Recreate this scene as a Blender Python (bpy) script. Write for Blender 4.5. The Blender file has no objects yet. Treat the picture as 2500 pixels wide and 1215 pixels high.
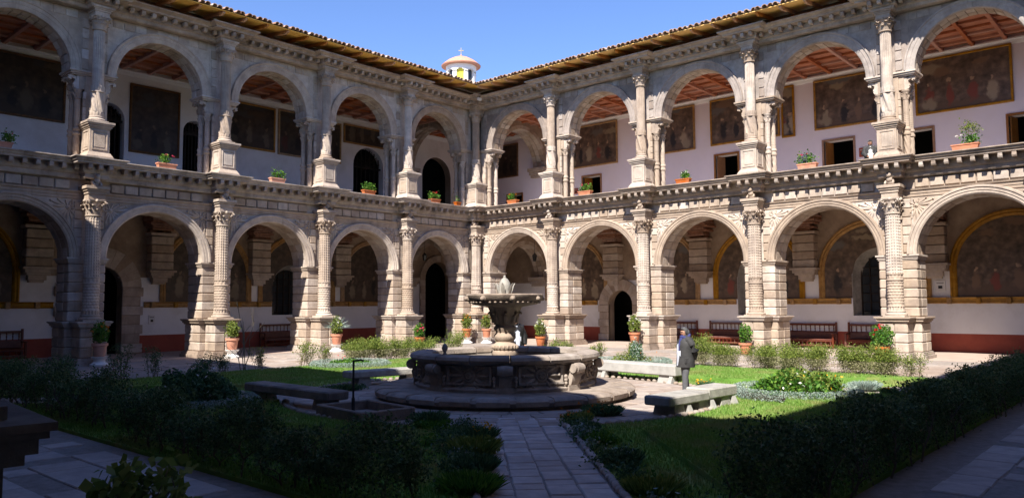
import bpy, math, random
import numpy as np
from mathutils import Matrix, Vector
random.seed(7); RNG = np.random.default_rng(11)
PI = math.pi; R = math.radians
scene = bpy.context.scene
C = scene.collection

# ------------------------------------------------------------ camera, sky, sun, exposure
CAM = Vector((32.35, -33.25, 2.25)); YAW = R(135) - 0.0602; PITCH = 0.0709; ROLL = -0.0053; FPX = 1885.7
fw = Vector((math.cos(YAW), math.sin(YAW), 0)); rt = Vector((math.sin(YAW), -math.cos(YAW), 0)); up = Vector((0, 0, 1))
f2 = fw*math.cos(PITCH) + up*math.sin(PITCH); u2 = up*math.cos(PITCH) - fw*math.sin(PITCH)
r3 = rt*math.cos(ROLL) + u2*math.sin(ROLL); u3 = u2*math.cos(ROLL) - rt*math.sin(ROLL)
cam = bpy.data.cameras.new('camera'); camo = bpy.data.objects.new('camera', cam); C.objects.link(camo)
cam.sensor_width = 36; cam.lens = FPX/2500*36; cam.clip_start = 0.05; cam.clip_end = 2000
M = Matrix((r3, u3, -f2)).transposed().to_4x4(); M.translation = CAM; camo.matrix_world = M
scene.camera = camo

SUN = Vector((0.36, -1.0, 1.18)).normalized()
world = bpy.data.worlds.new('World'); scene.world = world; world.use_nodes = True
nt = world.node_tree; nt.nodes.clear()
wo = nt.nodes.new('ShaderNodeOutputWorld'); bg = nt.nodes.new('ShaderNodeBackground'); sky = nt.nodes.new('ShaderNodeTexSky')
sky.sky_type = 'NISHITA'; sky.sun_disc = False; sky.sun_elevation = math.asin(SUN.z)
sky.sun_rotation = math.atan2(SUN.x, SUN.y); sky.altitude = 0; sky.air_density = 1.0; sky.dust_density = 0.1; sky.ozone_density = 4.0
bg.inputs['Strength'].default_value = 0.0655
hs = nt.nodes.new('ShaderNodeHueSaturation'); hs.inputs['Saturation'].default_value = 1.12; hs.inputs['Hue'].default_value = .513; nt.links.new(sky.outputs[0], hs.inputs['Color']); nt.links.new(hs.outputs[0], bg.inputs[0]); nt.links.new(bg.outputs[0], wo.inputs[0])
sl = bpy.data.lights.new('sun', 'SUN'); sl.energy = 3.1; sl.angle = R(0.53); sl.color = (1.0, 0.935, 0.83)
so = bpy.data.objects.new('sun', sl); C.objects.link(so); so.rotation_euler = SUN.to_track_quat('Z', 'Y').to_euler(); so.location = (40, -60, 60)
vs = scene.view_settings; vs.view_transform = 'Standard'; vs.look = 'None'; vs.gamma = 1.0; vs.exposure = 1.82; vs.use_curve_mapping = False
scene.render.engine = 'CYCLES'
try:
    scene.cycles.max_bounces = 8; scene.cycles.diffuse_bounces = 5
except Exception: pass

# ------------------------------------------------------------ materials
def lin(r, g, b):
    f = lambda c: c/12.92 if c <= 0.04045 else ((c+0.055)/1.055)**2.4
    return (f(r), f(g), f(b), 1)
def new_mat(name):
    m = bpy.data.materials.new(name); m.use_nodes = True
    n = m.node_tree.nodes; l = m.node_tree.links
    return m, n, l, n['Principled BSDF']
def mixc(n, l, fac, a, b, mode='MIX'):
    x = n.new('ShaderNodeMix'); x.data_type = 'RGBA'; x.blend_type = mode
    for s, v in ((x.inputs[0], fac), (x.inputs[6], a), (x.inputs[7], b)):
        if hasattr(v, 'is_output'): l.new(v, s)
        else: s.default_value = v
    return x.outputs[2]
def math_n(n, l, op, a, b=0.5, c=None):
    x = n.new('ShaderNodeMath'); x.operation = op
    for i, v in enumerate((a, b, c)):
        if v is None: continue
        if hasattr(v, 'is_output'): l.new(v, x.inputs[i])
        else: x.inputs[i].default_value = v
    return x.outputs[0]
def noise(n, l, vec, scale, detail=4, rough=0.6):
    t = n.new('ShaderNodeTexNoise'); t.inputs['Scale'].default_value = scale; t.inputs['Detail'].default_value = detail
    t.inputs['Roughness'].default_value = rough
    if vec is not None: l.new(vec, t.inputs['Vector'])
    return t.outputs['Fac']
def ramp(n, l, fac, stops):
    r = n.new('ShaderNodeValToRGB'); e = r.color_ramp.elements
    while len(e) < len(stops): e.new(0.5)
    for i, (p, c) in enumerate(stops): e[i].position = p; e[i].color = c if len(c) == 4 else (*c, 1)
    l.new(fac, r.inputs[0]); return r.outputs[0]
def surf(name, c1, c2, scale=3.0, rough=0.85, bump=0.3, bscale=25, rand=0.12, dirt=None, dirt_amt=0.5, dirt_scale=0.9, spec=0.3, streak=0):
    """two-tone noise surface + per-object value shift + stains + fine relief"""
    m, n, l, b = new_mat(name)
    g = n.new('ShaderNodeNewGeometry'); pos = g.outputs['Position']
    a = noise(n, l, pos, scale, 5, 0.65)
    col = ramp(n, l, a, [(0.32, c1), (0.68, c2)])
    if rand:
        oi = n.new('ShaderNodeObjectInfo')
        v = math_n(n, l, 'MULTIPLY_ADD', oi.outputs['Random'], 2*rand, 1-rand)
        h = n.new('ShaderNodeHueSaturation'); l.new(v, h.inputs['Value']); l.new(col, h.inputs['Color'])
        s = math_n(n, l, 'MULTIPLY_ADD', oi.outputs['Random'], -0.5, 1.2); l.new(s, h.inputs['Saturation'])
        col = h.outputs[0]
    if dirt:
        d = noise(n, l, pos, dirt_scale, 8, 0.7)
        dm = ramp(n, l, d, [(0.48, (0, 0, 0)), (0.72, (dirt_amt,)*3)])
        col = mixc(n, l, dm, col, dirt)
    if streak:   # black rain streaks and lichen
        mp = n.new('ShaderNodeMapping'); mp.inputs['Scale'].default_value = (2.6, 2.6, .28); l.new(pos, mp.inputs['Vector'])
        d = noise(n, l, mp.outputs[0], 1.0, 7, 0.75)
        dm = ramp(n, l, d, [(0.56, (0, 0, 0)), (0.74, (streak,)*3)])
        col = mixc(n, l, dm, col, (.085, .07, .06, 1))
    l.new(col, b.inputs['Base Color']); b.inputs['Roughness'].default_value = rough
    b.inputs['Specular IOR Level'].default_value = spec
    if bump:
        bn = n.new('ShaderNodeBump'); bn.inputs['Strength'].default_value = bump; bn.inputs['Distance'].default_value = 0.02
        hh = noise(n, l, pos, bscale, 6, 0.7); l.new(hh, bn.inputs['Height']); l.new(bn.outputs[0], b.inputs['Normal'])
    return m
def leafmat(name, stops, trans=0.3, rough=0.55):
    m, n, l, b = new_mat(name)
    g = n.new('ShaderNodeNewGeometry')
    col = ramp(n, l, g.outputs['Random Per Island'], stops)
    l.new(col, b.inputs['Base Color']); b.inputs['Roughness'].default_value = rough; b.inputs['Specular IOR Level'].default_value = 0.25
    if trans:
        t = n.new('ShaderNodeBsdfTranslucent'); l.new(col, t.inputs[0])
        mx = n.new('ShaderNodeMixShader'); mx.inputs[0].default_value = trans
        l.new(b.outputs[0], mx.inputs[1]); l.new(t.outputs[0], mx.inputs[2]); l.new(mx.outputs[0], n['Material Output'].inputs[0])
    return m
MAT = {}
MAT['stone'] = surf('pink_stone', (.365, .29, .237), (.52, .425, .345), 2.6, .9, .55, 30, .19, (.19, .15, .13, 1), .6, .8, streak=.55)
MAT['weathered'] = surf('weathered_stone', (.31, .245, .205), (.45, .37, .31), 2.5, .9, .6, 24, .14, (.10, .085, .075, 1), .8, 1.1, streak=.7)
MAT['shade_painted_stone'] = surf('shade_painted_stone', (.085, .07, .06), (.17, .14, .12), 3, .9, .6, 20, .12, (.05, .04, .035, 1), .6, 1.4)  # near wing's stone with its shade put into the colour as darkening
MAT['upper_stone'] = surf('grey_upper_stone', (.27, .225, .20), (.41, .345, .305), 2.6, .9, .55, 30, .16, (.13, .11, .10, 1), .65, .8, streak=.7)
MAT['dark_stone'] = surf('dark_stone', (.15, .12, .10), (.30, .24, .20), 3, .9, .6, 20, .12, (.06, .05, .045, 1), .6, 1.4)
MAT['fountain'] = surf('fountain_stone', (.23, .185, .155), (.37, .305, .255), 3.5, .9, .7, 22, .12, (.12, .095, .08, 1), .7, 1.3)
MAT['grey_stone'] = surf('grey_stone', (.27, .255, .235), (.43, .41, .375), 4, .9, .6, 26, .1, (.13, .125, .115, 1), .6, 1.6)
MAT['pale_stone'] = surf('pale_stone', (.30, .29, .275), (.44, .43, .41), 4, .9, .4, 26, .08, (.3, .29, .28, 1), .5, 2)
MAT['white_plaster'] = surf('white_plaster', (.78, .77, .78), (.85, .84, .85), .8, .9, .08, 12, 0, (.50, .47, .43, 1), .5, .45)
MAT['white_warm'] = surf('white_upper_plaster', (.80, .74, .82), (.86, .80, .87), .8, .9, .08, 12, 0, (.62, .55, .55, 1), .45, .4)
MAT['red_paint'] = surf('red_paint', (.29, .058, .038), (.37, .085, .052), 1.2, .7, .08, 14, 0, (.18, .05, .035, 1), .5, .7)
MAT['beige'] = surf('bare_wall', (.30, .225, .17), (.42, .33, .25), 1.6, .95, .3, 14, 0, (.16, .11, .085, 1), .7, .7)
MAT['brick'] = surf('broken_brick', (.22, .10, .06), (.36, .19, .12), 6, .95, .9, 12, .15, (.07, .05, .045, 1), .7, 2.5)
MAT['gold'] = surf('gilded_wood', (.32, .16, .035), (.50, .28, .07), 5, .45, .5, 40, .1, (.10, .05, .02, 1), .6, 3)
MAT['brown_frame'] = surf('brown_frame', (.10, .05, .025), (.20, .11, .05), 5, .5, .3, 30, .1)
MAT['bench_wood'] = surf('bench_wood', (.11, .034, .024), (.17, .055, .036), 5, .45, .2, 30, .15)
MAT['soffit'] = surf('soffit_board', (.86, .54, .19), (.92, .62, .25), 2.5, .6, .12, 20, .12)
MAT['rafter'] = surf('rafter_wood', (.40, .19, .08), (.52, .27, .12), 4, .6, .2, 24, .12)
MAT['ceil_wood'] = surf('ceiling_wood', (.40, .15, .085), (.52, .22, .125), 3, .6, .2, 24, .14)
MAT['door_wood'] = surf('door_wood', (.26, .12, .05), (.38, .19, .08), 4, .5, .2, 24, .1)
MAT['black_wood'] = surf('dark_wood', (.018, .012, .009), (.035, .022, .015), 4, .6, .2, 24, .1)
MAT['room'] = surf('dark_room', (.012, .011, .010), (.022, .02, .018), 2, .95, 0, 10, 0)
MAT['tile'] = surf('roof_tile', (.32, .17, .11), (.52, .36, .27), 4, .9, .5, 30, .28, (.16, .12, .10, 1), .6, 3)
MAT['terracotta'] = surf('terracotta', (.42, .12, .042), (.55, .19, .075), 4, .75, .2, 30, .22, (.35, .22, .16, 1), .45, 5)
MAT['white_stand'] = surf('painted_stand', (.66, .64, .62), (.76, .74, .72), 4, .6, .2, 30, .05)
MAT['soil'] = surf('soil', (.035, .025, .018), (.07, .05, .035), 8, .95, .8, 30, 0)
MAT['path'] = surf('flagstone', (.36, .31, .29), (.52, .45, .42), 2.8, .85, .5, 18, .14, (.25, .215, .205, 1), .5, 1.1)
MAT['pave_pink'] = surf('pink_paving', (.27, .215, .185), (.38, .31, .265), 2.8, .85, .5, 18, .14, (.20, .16, .14, 1), .5, 1.1)
MAT['joint'] = surf('joint_earth', (.22, .19, .17), (.33, .285, .26), 7, .95, .6, 30, 0)
MAT['floor'] = surf('gallery_floor', (.38, .30, .26), (.48, .39, .335), 1.5, .8, .2, 14, .12, (.25, .19, .16, 1), .4, .8)
MAT['pale_floor'] = surf('pale_floor', (.56, .46, .40), (.66, .56, .50), 2, .8, .2, 14, 0, (.4, .32, .27, 1), .4, .8)
MAT['lawn'] = surf('lawn_turf', (.11, .23, .04), (.19, .33, .07), 1.1, .95, .8, 60, 0, (.20, .23, .08, 1), .6, .55, .1)
MAT['blade'] = leafmat('grass_blade', [(0, (.10, .21, .03)), (.6, (.17, .31, .055)), (1, (.27, .35, .11))], .3)
def dry_patches(m):
    n = m.node_tree.nodes; l = m.node_tree.links; b = n['Principled BSDF']; src = b.inputs['Base Color'].links[0].from_socket
    g = n.new('ShaderNodeNewGeometry'); f = ramp(n, l, noise(n, l, g.outputs['Position'], .75, 7, .72), [(.48, (0, 0, 0)), (.66, (.8, .8, .8))])
    c = mixc(n, l, f, src, (.30, .28, .12, 1))
    for lk in list(src.links):
        if lk.to_node != c.node: ts = lk.to_socket; l.remove(lk); l.new(c, ts)
dry_patches(MAT['blade']); dry_patches(MAT['lawn'])
MAT['hedge'] = leafmat('hedge_leaf', [(0, (.04, .08, .03)), (.55, (.095, .16, .055)), (.9, (.17, .24, .09)), (1, (.26, .21, .11))], .25)
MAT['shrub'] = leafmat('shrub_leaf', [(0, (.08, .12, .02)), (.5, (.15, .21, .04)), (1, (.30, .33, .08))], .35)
MAT['shrub_low'] = leafmat('shrub_low_leaf', [(0, (.16, .17, .07)), (.5, (.26, .25, .13)), (1, (.38, .35, .22))], .3)
MAT['grey_leaf'] = leafmat('silver_leaf', [(0, (.17, .24, .21)), (.6, (.30, .38, .34)), (1, (.45, .52, .46))], .2)
MAT['green_leaf'] = leafmat('green_leaf', [(0, (.03, .10, .015)), (.5, (.07, .19, .025)), (1, (.17, .31, .04))], .35)
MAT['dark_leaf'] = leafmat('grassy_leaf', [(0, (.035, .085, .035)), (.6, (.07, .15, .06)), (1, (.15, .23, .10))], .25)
MAT['stem'] = surf('stem_bark', (.10, .075, .05), (.19, .15, .105), 9, .95, .4, 40, .1)
for nm, c in (('pink', (.62, .06, .14)), ('red', (.55, .02, .03)), ('white', (.80, .80, .76)), ('yellow', (.75, .40, .02)), ('orange', (.70, .22, .02))):
    MAT['fl_'+nm] = leafmat('blossom_'+nm, [(0, tuple(x*.8 for x in c)), (1, c)], .2)
MAT['metal'] = surf('dark_iron', (.02, .02, .02), (.045, .045, .045), 9, .5, .1, 40, 0)
MAT['yellow'] = surf('yellow_pane', (.70, .62, .05), (.76, .68, .07), 3, .5, 0, 10, 0)
MAT['dome'] = surf('dome_tile', (.48, .22, .15), (.58, .30, .21), 4, .8, .2, 30, 0)
MAT['skin'] = surf('skin', (.42, .22, .15), (.47, .26, .18), 9, .6, 0, 10, 0)
MAT['hair'] = surf('grey_hair', (.035, .035, .037), (.11, .11, .115), 40, .6, .4, 90, 0)
MAT['jacket'] = surf('grey_jacket', (.028, .028, .030), (.05, .05, .053), 5, .7, .5, 12, .0)
MAT['black_cloth'] = surf('black_leather', (.012, .012, .013), (.024, .024, .026), 6, .4, .5, 12, 0)
MAT['trousers'] = surf('grey_trousers', (.075, .078, .088), (.105, .108, .12), 6, .8, .4, 14, 0)
MAT['scarf'] = surf('blue_scarf', (.03, .035, .12), (.05, .055, .18), 8, .9, .4, 30, 0)
MAT['shirt'] = surf('light_shirt', (.36, .40, .50), (.62, .64, .70), 14, .8, .1, 30, 0)
MAT['water'] = surf('dark_water', (.02, .025, .022), (.03, .035, .03), 3, .08, .1, 6, 0, spec=.5)
MAT['sign_blue'] = surf('pale_blue_sign', (.45, .55, .68), (.5, .6, .72), 5, .5, 0, 9, 0)
m, n, l, b = new_mat('window_glass'); b.inputs['Base Color'].default_value = (.03, .035, .04, 1); b.inputs['Roughness'].default_value = .06; MAT['glass'] = m

def canvas_mat(name, base, blobs):
    """dim old painting: brown noise ground with soft warped patches in the picture's own local coordinates"""
    m, n, l, b = new_mat(name)
    tc = n.new('ShaderNodeTexCoord'); vec = tc.outputs['Object']
    nn = n.new('ShaderNodeTexNoise'); nn.inputs['Scale'].default_value = 3.4; nn.inputs['Detail'].default_value = 5; l.new(vec, nn.inputs['Vector'])
    oi = n.new('ShaderNodeObjectInfo')
    col = ramp(n, l, nn.outputs['Fac'], [(.25, tuple(x*.35 for x in base)), (.5, base), (.75, tuple(min(1, x*1.9) for x in base))])
    wv = n.new('ShaderNodeVectorMath'); wv.operation = 'MULTIPLY_ADD'
    l.new(nn.outputs['Color'], wv.inputs[0]); wv.inputs[1].default_value = (.5, .5, .5); l.new(vec, wv.inputs[2])
    sep = n.new('ShaderNodeSeparateXYZ'); l.new(wv.outputs[0], sep.inputs[0])
    for (cx, cz, rx, rz, c) in blobs:
        x = math_n(n, l, 'MULTIPLY', math_n(n, l, 'SUBTRACT', sep.outputs[0], cx+.25), 1/rx)
        z = math_n(n, l, 'MULTIPLY', math_n(n, l, 'SUBTRACT', sep.outputs[2], cz+.25), 1/rz)
        d = math_n(n, l, 'ADD', math_n(n, l, 'MULTIPLY', x, x), math_n(n, l, 'MULTIPLY', z, z))
        f = ramp(n, l, d, [(.35, (.95, .95, .95)), (1.0, (0, 0, 0))])
        col = mixc(n, l, f, col, (*c, 1))
    l.new(col, b.inputs['Base Color']); b.inputs['Roughness'].default_value = .55
    return m

pale = (.34, .27, .19); mid = (.18, .11, .07); dk = (.018, .016, .018); buff = (.27, .215, .15); red = (.20, .05, .035)
def canvas(seed, base, w, h, dim=1.0, cart=True):
    rd = random.Random(seed); B = []
    cl = lambda c: tuple(x*dim for x in c)
    for k in range(3): B.append((rd.uniform(-w*.45, w*.45), h*rd.uniform(.72, .95), rd.uniform(.3, .8), rd.uniform(.12, .3), cl(rd.choice((buff, mid, (.13, .12, .12))))))
    B.append((0, .1, w*.6, h*.17, cl((.12, .075, .05))))
    n = max(3, int(w*1.25))
    for k in range(n):
        x = -w*.42+w*.84*(k+.5)/n+rd.uniform(-.12, .12); z = rd.uniform(.55, .85); hh = rd.uniform(.45, .65); c = rd.choice((pale, dk, buff, red, dk, mid, pale))
        B.append((x, z, rd.uniform(.17, .28), hh, cl(c)))
        B.append((x+rd.uniform(-.06, .06), z+hh+.06, .085, .11, cl((.36, .24, .16))))
    if cart: B.append((rd.choice((-1, 1))*w*.34, .42, .30, .36, cl(buff)))
    return canvas_mat('canvas_%d' % seed, tuple(x*dim for x in base), B)

# ------------------------------------------------------------ mesh helpers
class MB:
    def __init__(s): s.v = []; s.f = []
    def add(s, vs, fs):
        o = len(s.v); s.v += [tuple(v) for v in vs]; s.f += [tuple(i+o for i in f) for f in fs]; return s
    def box(s, x0, x1, y0, y1, z0, z1):
        return s.add([(x0,y0,z0),(x1,y0,z0),(x1,y1,z0),(x0,y1,z0),(x0,y0,z1),(x1,y0,z1),(x1,y1,z1),(x0,y1,z1)],
                     [(0,3,2,1),(4,5,6,7),(0,1,5,4),(1,2,6,5),(2,3,7,6),(3,0,4,7)])
    def frustum(s, a, b, z0, z1):   # a,b = (x0,x1,y0,y1) bottom / top
        return s.add([(a[0],a[2],z0),(a[1],a[2],z0),(a[1],a[3],z0),(a[0],a[3],z0),(b[0],b[2],z1),(b[1],b[2],z1),(b[1],b[3],z1),(b[0],b[3],z1)],
                     [(0,3,2,1),(4,5,6,7),(0,1,5,4),(1,2,6,5),(2,3,7,6),(3,0,4,7)])
    def block(s, x0, x1, y0, y1, z0, z1, c=.025):
        """box with chamfered edges (44 triangles)"""
        X=(x0,x1); Y=(y0,y1); Z=(z0,z1); vs=[]; idx={}
        for i in (0,1):
            for j in (0,1):
                for k in (0,1):
                    p=(X[i],Y[j],Z[k]); sg=(1-2*i,1-2*j,1-2*k)
                    for ax in range(3):
                        q=[p[a] if a==ax else p[a]+sg[a]*c for a in range(3)]
                        idx[i,j,k,ax]=len(vs); vs.append(q)
        fs=[]
        for ax in range(3):
            a,b=[q for q in range(3) if q!=ax]
            for e in (0,1):
                def V(p,q):
                    t=[0,0,0]; t[ax]=e; t[a]=p; t[b]=q; return idx[t[0],t[1],t[2],ax]
                fs.append((V(0,0),V(1,0),V(1,1),V(0,1)))
            for p in (0,1):
                for q in (0,1):
                    def W(e,x):
                        t=[0,0,0]; t[ax]=e; t[a]=p; t[b]=q; return idx[t[0],t[1],t[2],x]
                    fs.append((W(0,a),W(1,a),W(1,b),W(0,b)))
        for i in (0,1):
            for j in (0,1):
                for k in (0,1): fs.append((idx[i,j,k,0],idx[i,j,k,1],idx[i,j,k,2]))
        return s.add(vs, fs)
    def radial(s, fn, zs, n, cx=0, cy=0, cap=True):
        vs=[]
        for z in zs:
            for k in range(n):
                t=2*PI*k/n; r=fn(t,z); vs.append((cx+r*math.cos(t),cy+r*math.sin(t),z))
        fs=[(i*n+k,i*n+(k+1)%n,(i+1)*n+(k+1)%n,(i+1)*n+k) for i in range(len(zs)-1) for k in range(n)]
        if cap: fs += [tuple(range(n-1,-1,-1)), tuple((len(zs)-1)*n+k for k in range(n))]
        return s.add(vs, fs)
    def lathe(s, prof, n=24, cx=0, cy=0, cap=True):   # prof: (r,z)
        vs=[(cx+r*math.cos(2*PI*k/n),cy+r*math.sin(2*PI*k/n),z) for r,z in prof for k in range(n)]
        fs=[(i*n+k,i*n+(k+1)%n,(i+1)*n+(k+1)%n,(i+1)*n+k) for i in range(len(prof)-1) for k in range(n)]
        if cap: fs += [tuple(range(n-1,-1,-1)), tuple((len(prof)-1)*n+k for k in range(n))]
        return s.add(vs, fs)
    def loft(s, rings, cap=True):
        n=len(rings[0]); vs=[p for r in rings for p in r]
        fs=[(i*n+k,i*n+(k+1)%n,(i+1)*n+(k+1)%n,(i+1)*n+k) for i in range(len(rings)-1) for k in range(n)]
        if cap: fs += [tuple(range(n-1,-1,-1)), tuple((len(rings)-1)*n+k for k in range(n))]
        return s.add(vs, fs)
    def tube(s, pts, rad, n=8):
        pts=[Vector(p) for p in pts]; rings=[]
        if not isinstance(rad,(list,tuple)): rad=[rad]*len(pts)
        for i,p in enumerate(pts):
            d=(pts[min(i+1,len(pts)-1)]-pts[max(i-1,0)])
            d=d.normalized() if d.length>1e-9 else Vector((0,0,1))
            a=d.cross(Vector((0,0,1)) if abs(d.z)<.9 else Vector((1,0,0))).normalized(); b=d.cross(a)
            rings.append([p+(a*math.cos(2*PI*k/n)+b*math.sin(2*PI*k/n))*rad[i] for k in range(n)])
        return s.loft(rings)
    def sweep(s, path, prof, side=1, closed=False):
        """path: plan points (x,y); prof: (out,z); out is measured to the right of travel (side=1)"""
        P=[Vector((p[0],p[1])) for p in path]; n=len(P); rings=[]
        for i in range(n):
            a=P[i]-P[i-1] if (i>0 or closed) else P[1]-P[0]
            b=P[(i+1)%n]-P[i] if (i<n-1 or closed) else P[-1]-P[-2]
            a.normalize(); b.normalize()
            na=Vector((a.y,-a.x))*side; nb=Vector((b.y,-b.x))*side
            m=na+nb; m/= max(.2,m.dot(na)) if m.length>1e-6 else 1
            rings.append([(P[i].x+m.x*o,P[i].y+m.y*o,z) for o,z in prof])
        k=len(prof); vs=[p for r in rings for p in r]; fs=[]
        for i in range(n if closed else n-1):
            j=(i+1)%n
            for q in range(k-1): fs.append((i*k+q,j*k+q,j*k+q+1,i*k+q+1))
        if not closed: fs += [tuple(range(k)), tuple((n-1)*k+q for q in range(k-1,-1,-1))]
        return s.add(vs,fs)
    def arc_sweep(s, cx, cz, prof, n=28, a0=0, a1=PI):
        """prof: (r,y) closed polygon swept round an arch centred (cx,cz) in the xz plane"""
        k=len(prof); vs=[]
        for i in range(n+1):
            t=a0+(a1-a0)*i/n
            for r,y in prof: vs.append((cx+r*math.cos(t),y,cz+r*math.sin(t)))
        fs=[(i*k+q,i*k+(q+1)%k,(i+1)*k+(q+1)%k,(i+1)*k+q) for i in range(n) for q in range(k)]
        fs += [tuple(range(k)), tuple(n*k+q for q in range(k-1,-1,-1))]
        return s.add(vs,fs)
    def ellipsoid(s, c, rad, rot=None, n=10, m=6):
        vs=[]; 
        for i in range(m+1):
            p=-PI/2+PI*i/m
            for k in range(n):
                t=2*PI*k/n; q=Vector((rad[0]*math.cos(p)*math.cos(t),rad[1]*math.cos(p)*math.sin(t),rad[2]*math.sin(p)))
                if rot is not None: q=rot@q
                vs.append(Vector(c)+q)
        fs=[(i*n+k,i*n+(k+1)%n,(i+1)*n+(k+1)%n,(i+1)*n+k) for i in range(m) for k in range(n)]
        return s.add(vs,fs)
    def mesh(s, name, mat, smooth=None):
        me=bpy.data.meshes.new(name); me.from_pydata(s.v,[],s.f); me.validate(); 
        import bmesh
        bm=bmesh.new(); bm.from_mesh(me); bmesh.ops.recalc_face_normals(bm,faces=bm.faces); bm.to_mesh(me); bm.free()
        me.materials.append(MAT[mat] if isinstance(mat,str) else mat)
        if smooth:
            me.polygons.foreach_set('use_smooth',[True]*len(me.polygons)); me.set_sharp_from_angle(angle=R(smooth))
        return me
def ob(name, me, parent=None, loc=(0,0,0), rot=(0,0,0), scale=None, **props):
    o=bpy.data.objects.new(name, me); C.objects.link(o); o.location=loc; o.rotation_euler=rot
    if scale is not None: o.scale=scale
    if parent is not None: o.parent=parent
    for k,v in props.items(): o[k]=v
    return o
def tag(o, label, category, group=None):
    o['label']=label; o['category']=category
    if group: o['group']=group
    return o
def empty(name, loc=(0,0,0), rotz=0, label=None, cat=None, group=None):
    o=ob(name, None, None, loc, (0,0,rotz)); o.empty_display_size=.2
    if label: tag(o,label,cat,group)
    return o
def struct(name, me, **k):
    return ob(name, me, None, kind='structure', **k)
def np_mesh(name, V, F, mat, smooth=False):
    """V (n,3), F (m,k) numpy -> mesh, fast"""
    me=bpy.data.meshes.new(name); k=F.shape[1]
    me.vertices.add(len(V)); me.vertices.foreach_set('co',V.astype(np.float32).ravel())
    me.loops.add(F.size); me.loops.foreach_set('vertex_index',F.astype(np.int32).ravel())
    me.polygons.add(len(F)); me.polygons.foreach_set('loop_start',np.arange(0,F.size,k,dtype=np.int32))
    me.update(calc_edges=True); me.materials.append(MAT[mat] if isinstance(mat,str) else mat); return me
def leaf_mesh(name, P, size, mat, aspect=.5, upw=.3, axis=None, jit=.35):
    """leaf-sized quads at points P"""
    n=len(P); a=RNG.normal(size=(n,3)) if axis is None else axis+RNG.normal(size=(n,3))*jit
    a[:,2]+=upw; a/=np.linalg.norm(a,axis=1)[:,None]
    b=np.cross(a,RNG.normal(size=(n,3))); b/=np.linalg.norm(b,axis=1)[:,None]+1e-9
    s=(size*(.65+.7*RNG.random(n)))[:,None]
    nrm=np.cross(a,b)
    V=np.stack([P-a*s*.5, P+b*s*aspect*.5+nrm*s*.08, P+a*s*.5, P-b*s*aspect*.5+nrm*s*.08],1).reshape(-1,3)
    F=np.arange(4*n).reshape(n,4)
    return np_mesh(name,V,F,mat)

# ------------------------------------------------------------ ground
MBg=MB().box(-320,320,-320,320,-.6,-.06); struct('ground', MBg.mesh('ground','joint'))

# ------------------------------------------------------------ cloister wings (shared builder)
WR, WL = 5.83, 5.39
XE, YS = 33.4, -32.3                    # far corner columns of the court
ZL, ZP, ZC = 7.99, 1.65, 6.40           # ledge, pedestal top, capital top
SPL, SPU = 4.15, 11.60                  # arch springing lines

# --- columns: one set of meshes shared by every column
def flat_steps(z0,z1,n): return [z0+(z1-z0)*i/n for i in range(n+1)]
def stud_fn(r0,z0,nz,nt,amp):
    def f(t,z):
        a=(t*nt/(2*PI))%1; b=((z-z0)*nz)%1
        return r0(z)+(amp if (.2<a<.8 and .2<b<.8) else 0)
    return f
lc_base=MB(); lc_base.box(-.40,.40,-.40,.40,1.652,1.72)
lc_base.lathe([(.40,1.72),(.41,1.77),(.385,1.80),(.33,1.82),(.325,1.85),(.345,1.87),(.335,1.90),(.30,1.915)],28)
lc_base.radial(lambda t,z: .295+.016*math.cos(16*t),flat_steps(1.91,2.06,2),64)
lc_base=lc_base.mesh('base','stone',40)
def scale_fn(t,z):
    row=int((z-2.06)/.115); a=(t*14/(2*PI)+(.5 if row%2 else 0))%1; b=((z-2.06)/.115)%1
    return .285+.036*(1-b)*(1-.6*(2*abs(a-.5))**3)
lc_low=MB().radial(scale_fn,flat_steps(2.06,3.09,36),84,cap=False)
lc_low.lathe([(.29,3.09),(.325,3.10),(.335,3.13),(.32,3.16),(.29,3.165)],28,cap=False)
lc_low.radial(lambda t,z:.288+.018*math.cos(12*t)*math.sin((z-3.16)/.17*PI),flat_steps(3.16,3.33,5),60,cap=False)
lc_low.lathe([(.28,3.33),(.315,3.34),(.315,3.37),(.275,3.38)],28,cap=False)
lc_low=lc_low.mesh('lower_drum','stone',45)
def r_sh(z): return .272-.028*(z-3.38)/2.3
zs=[];z=3.38
while z<5.70:
    zs += [z,z+.025,z+.03,z+.09,z+.095]; z+=.118
lc_sh=MB().radial(stud_fn(r_sh,3.38-.003,1/.118,18,.028),zs,90,cap=False)
lc_sh=lc_sh.mesh('studded_shaft','stone',30)
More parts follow.
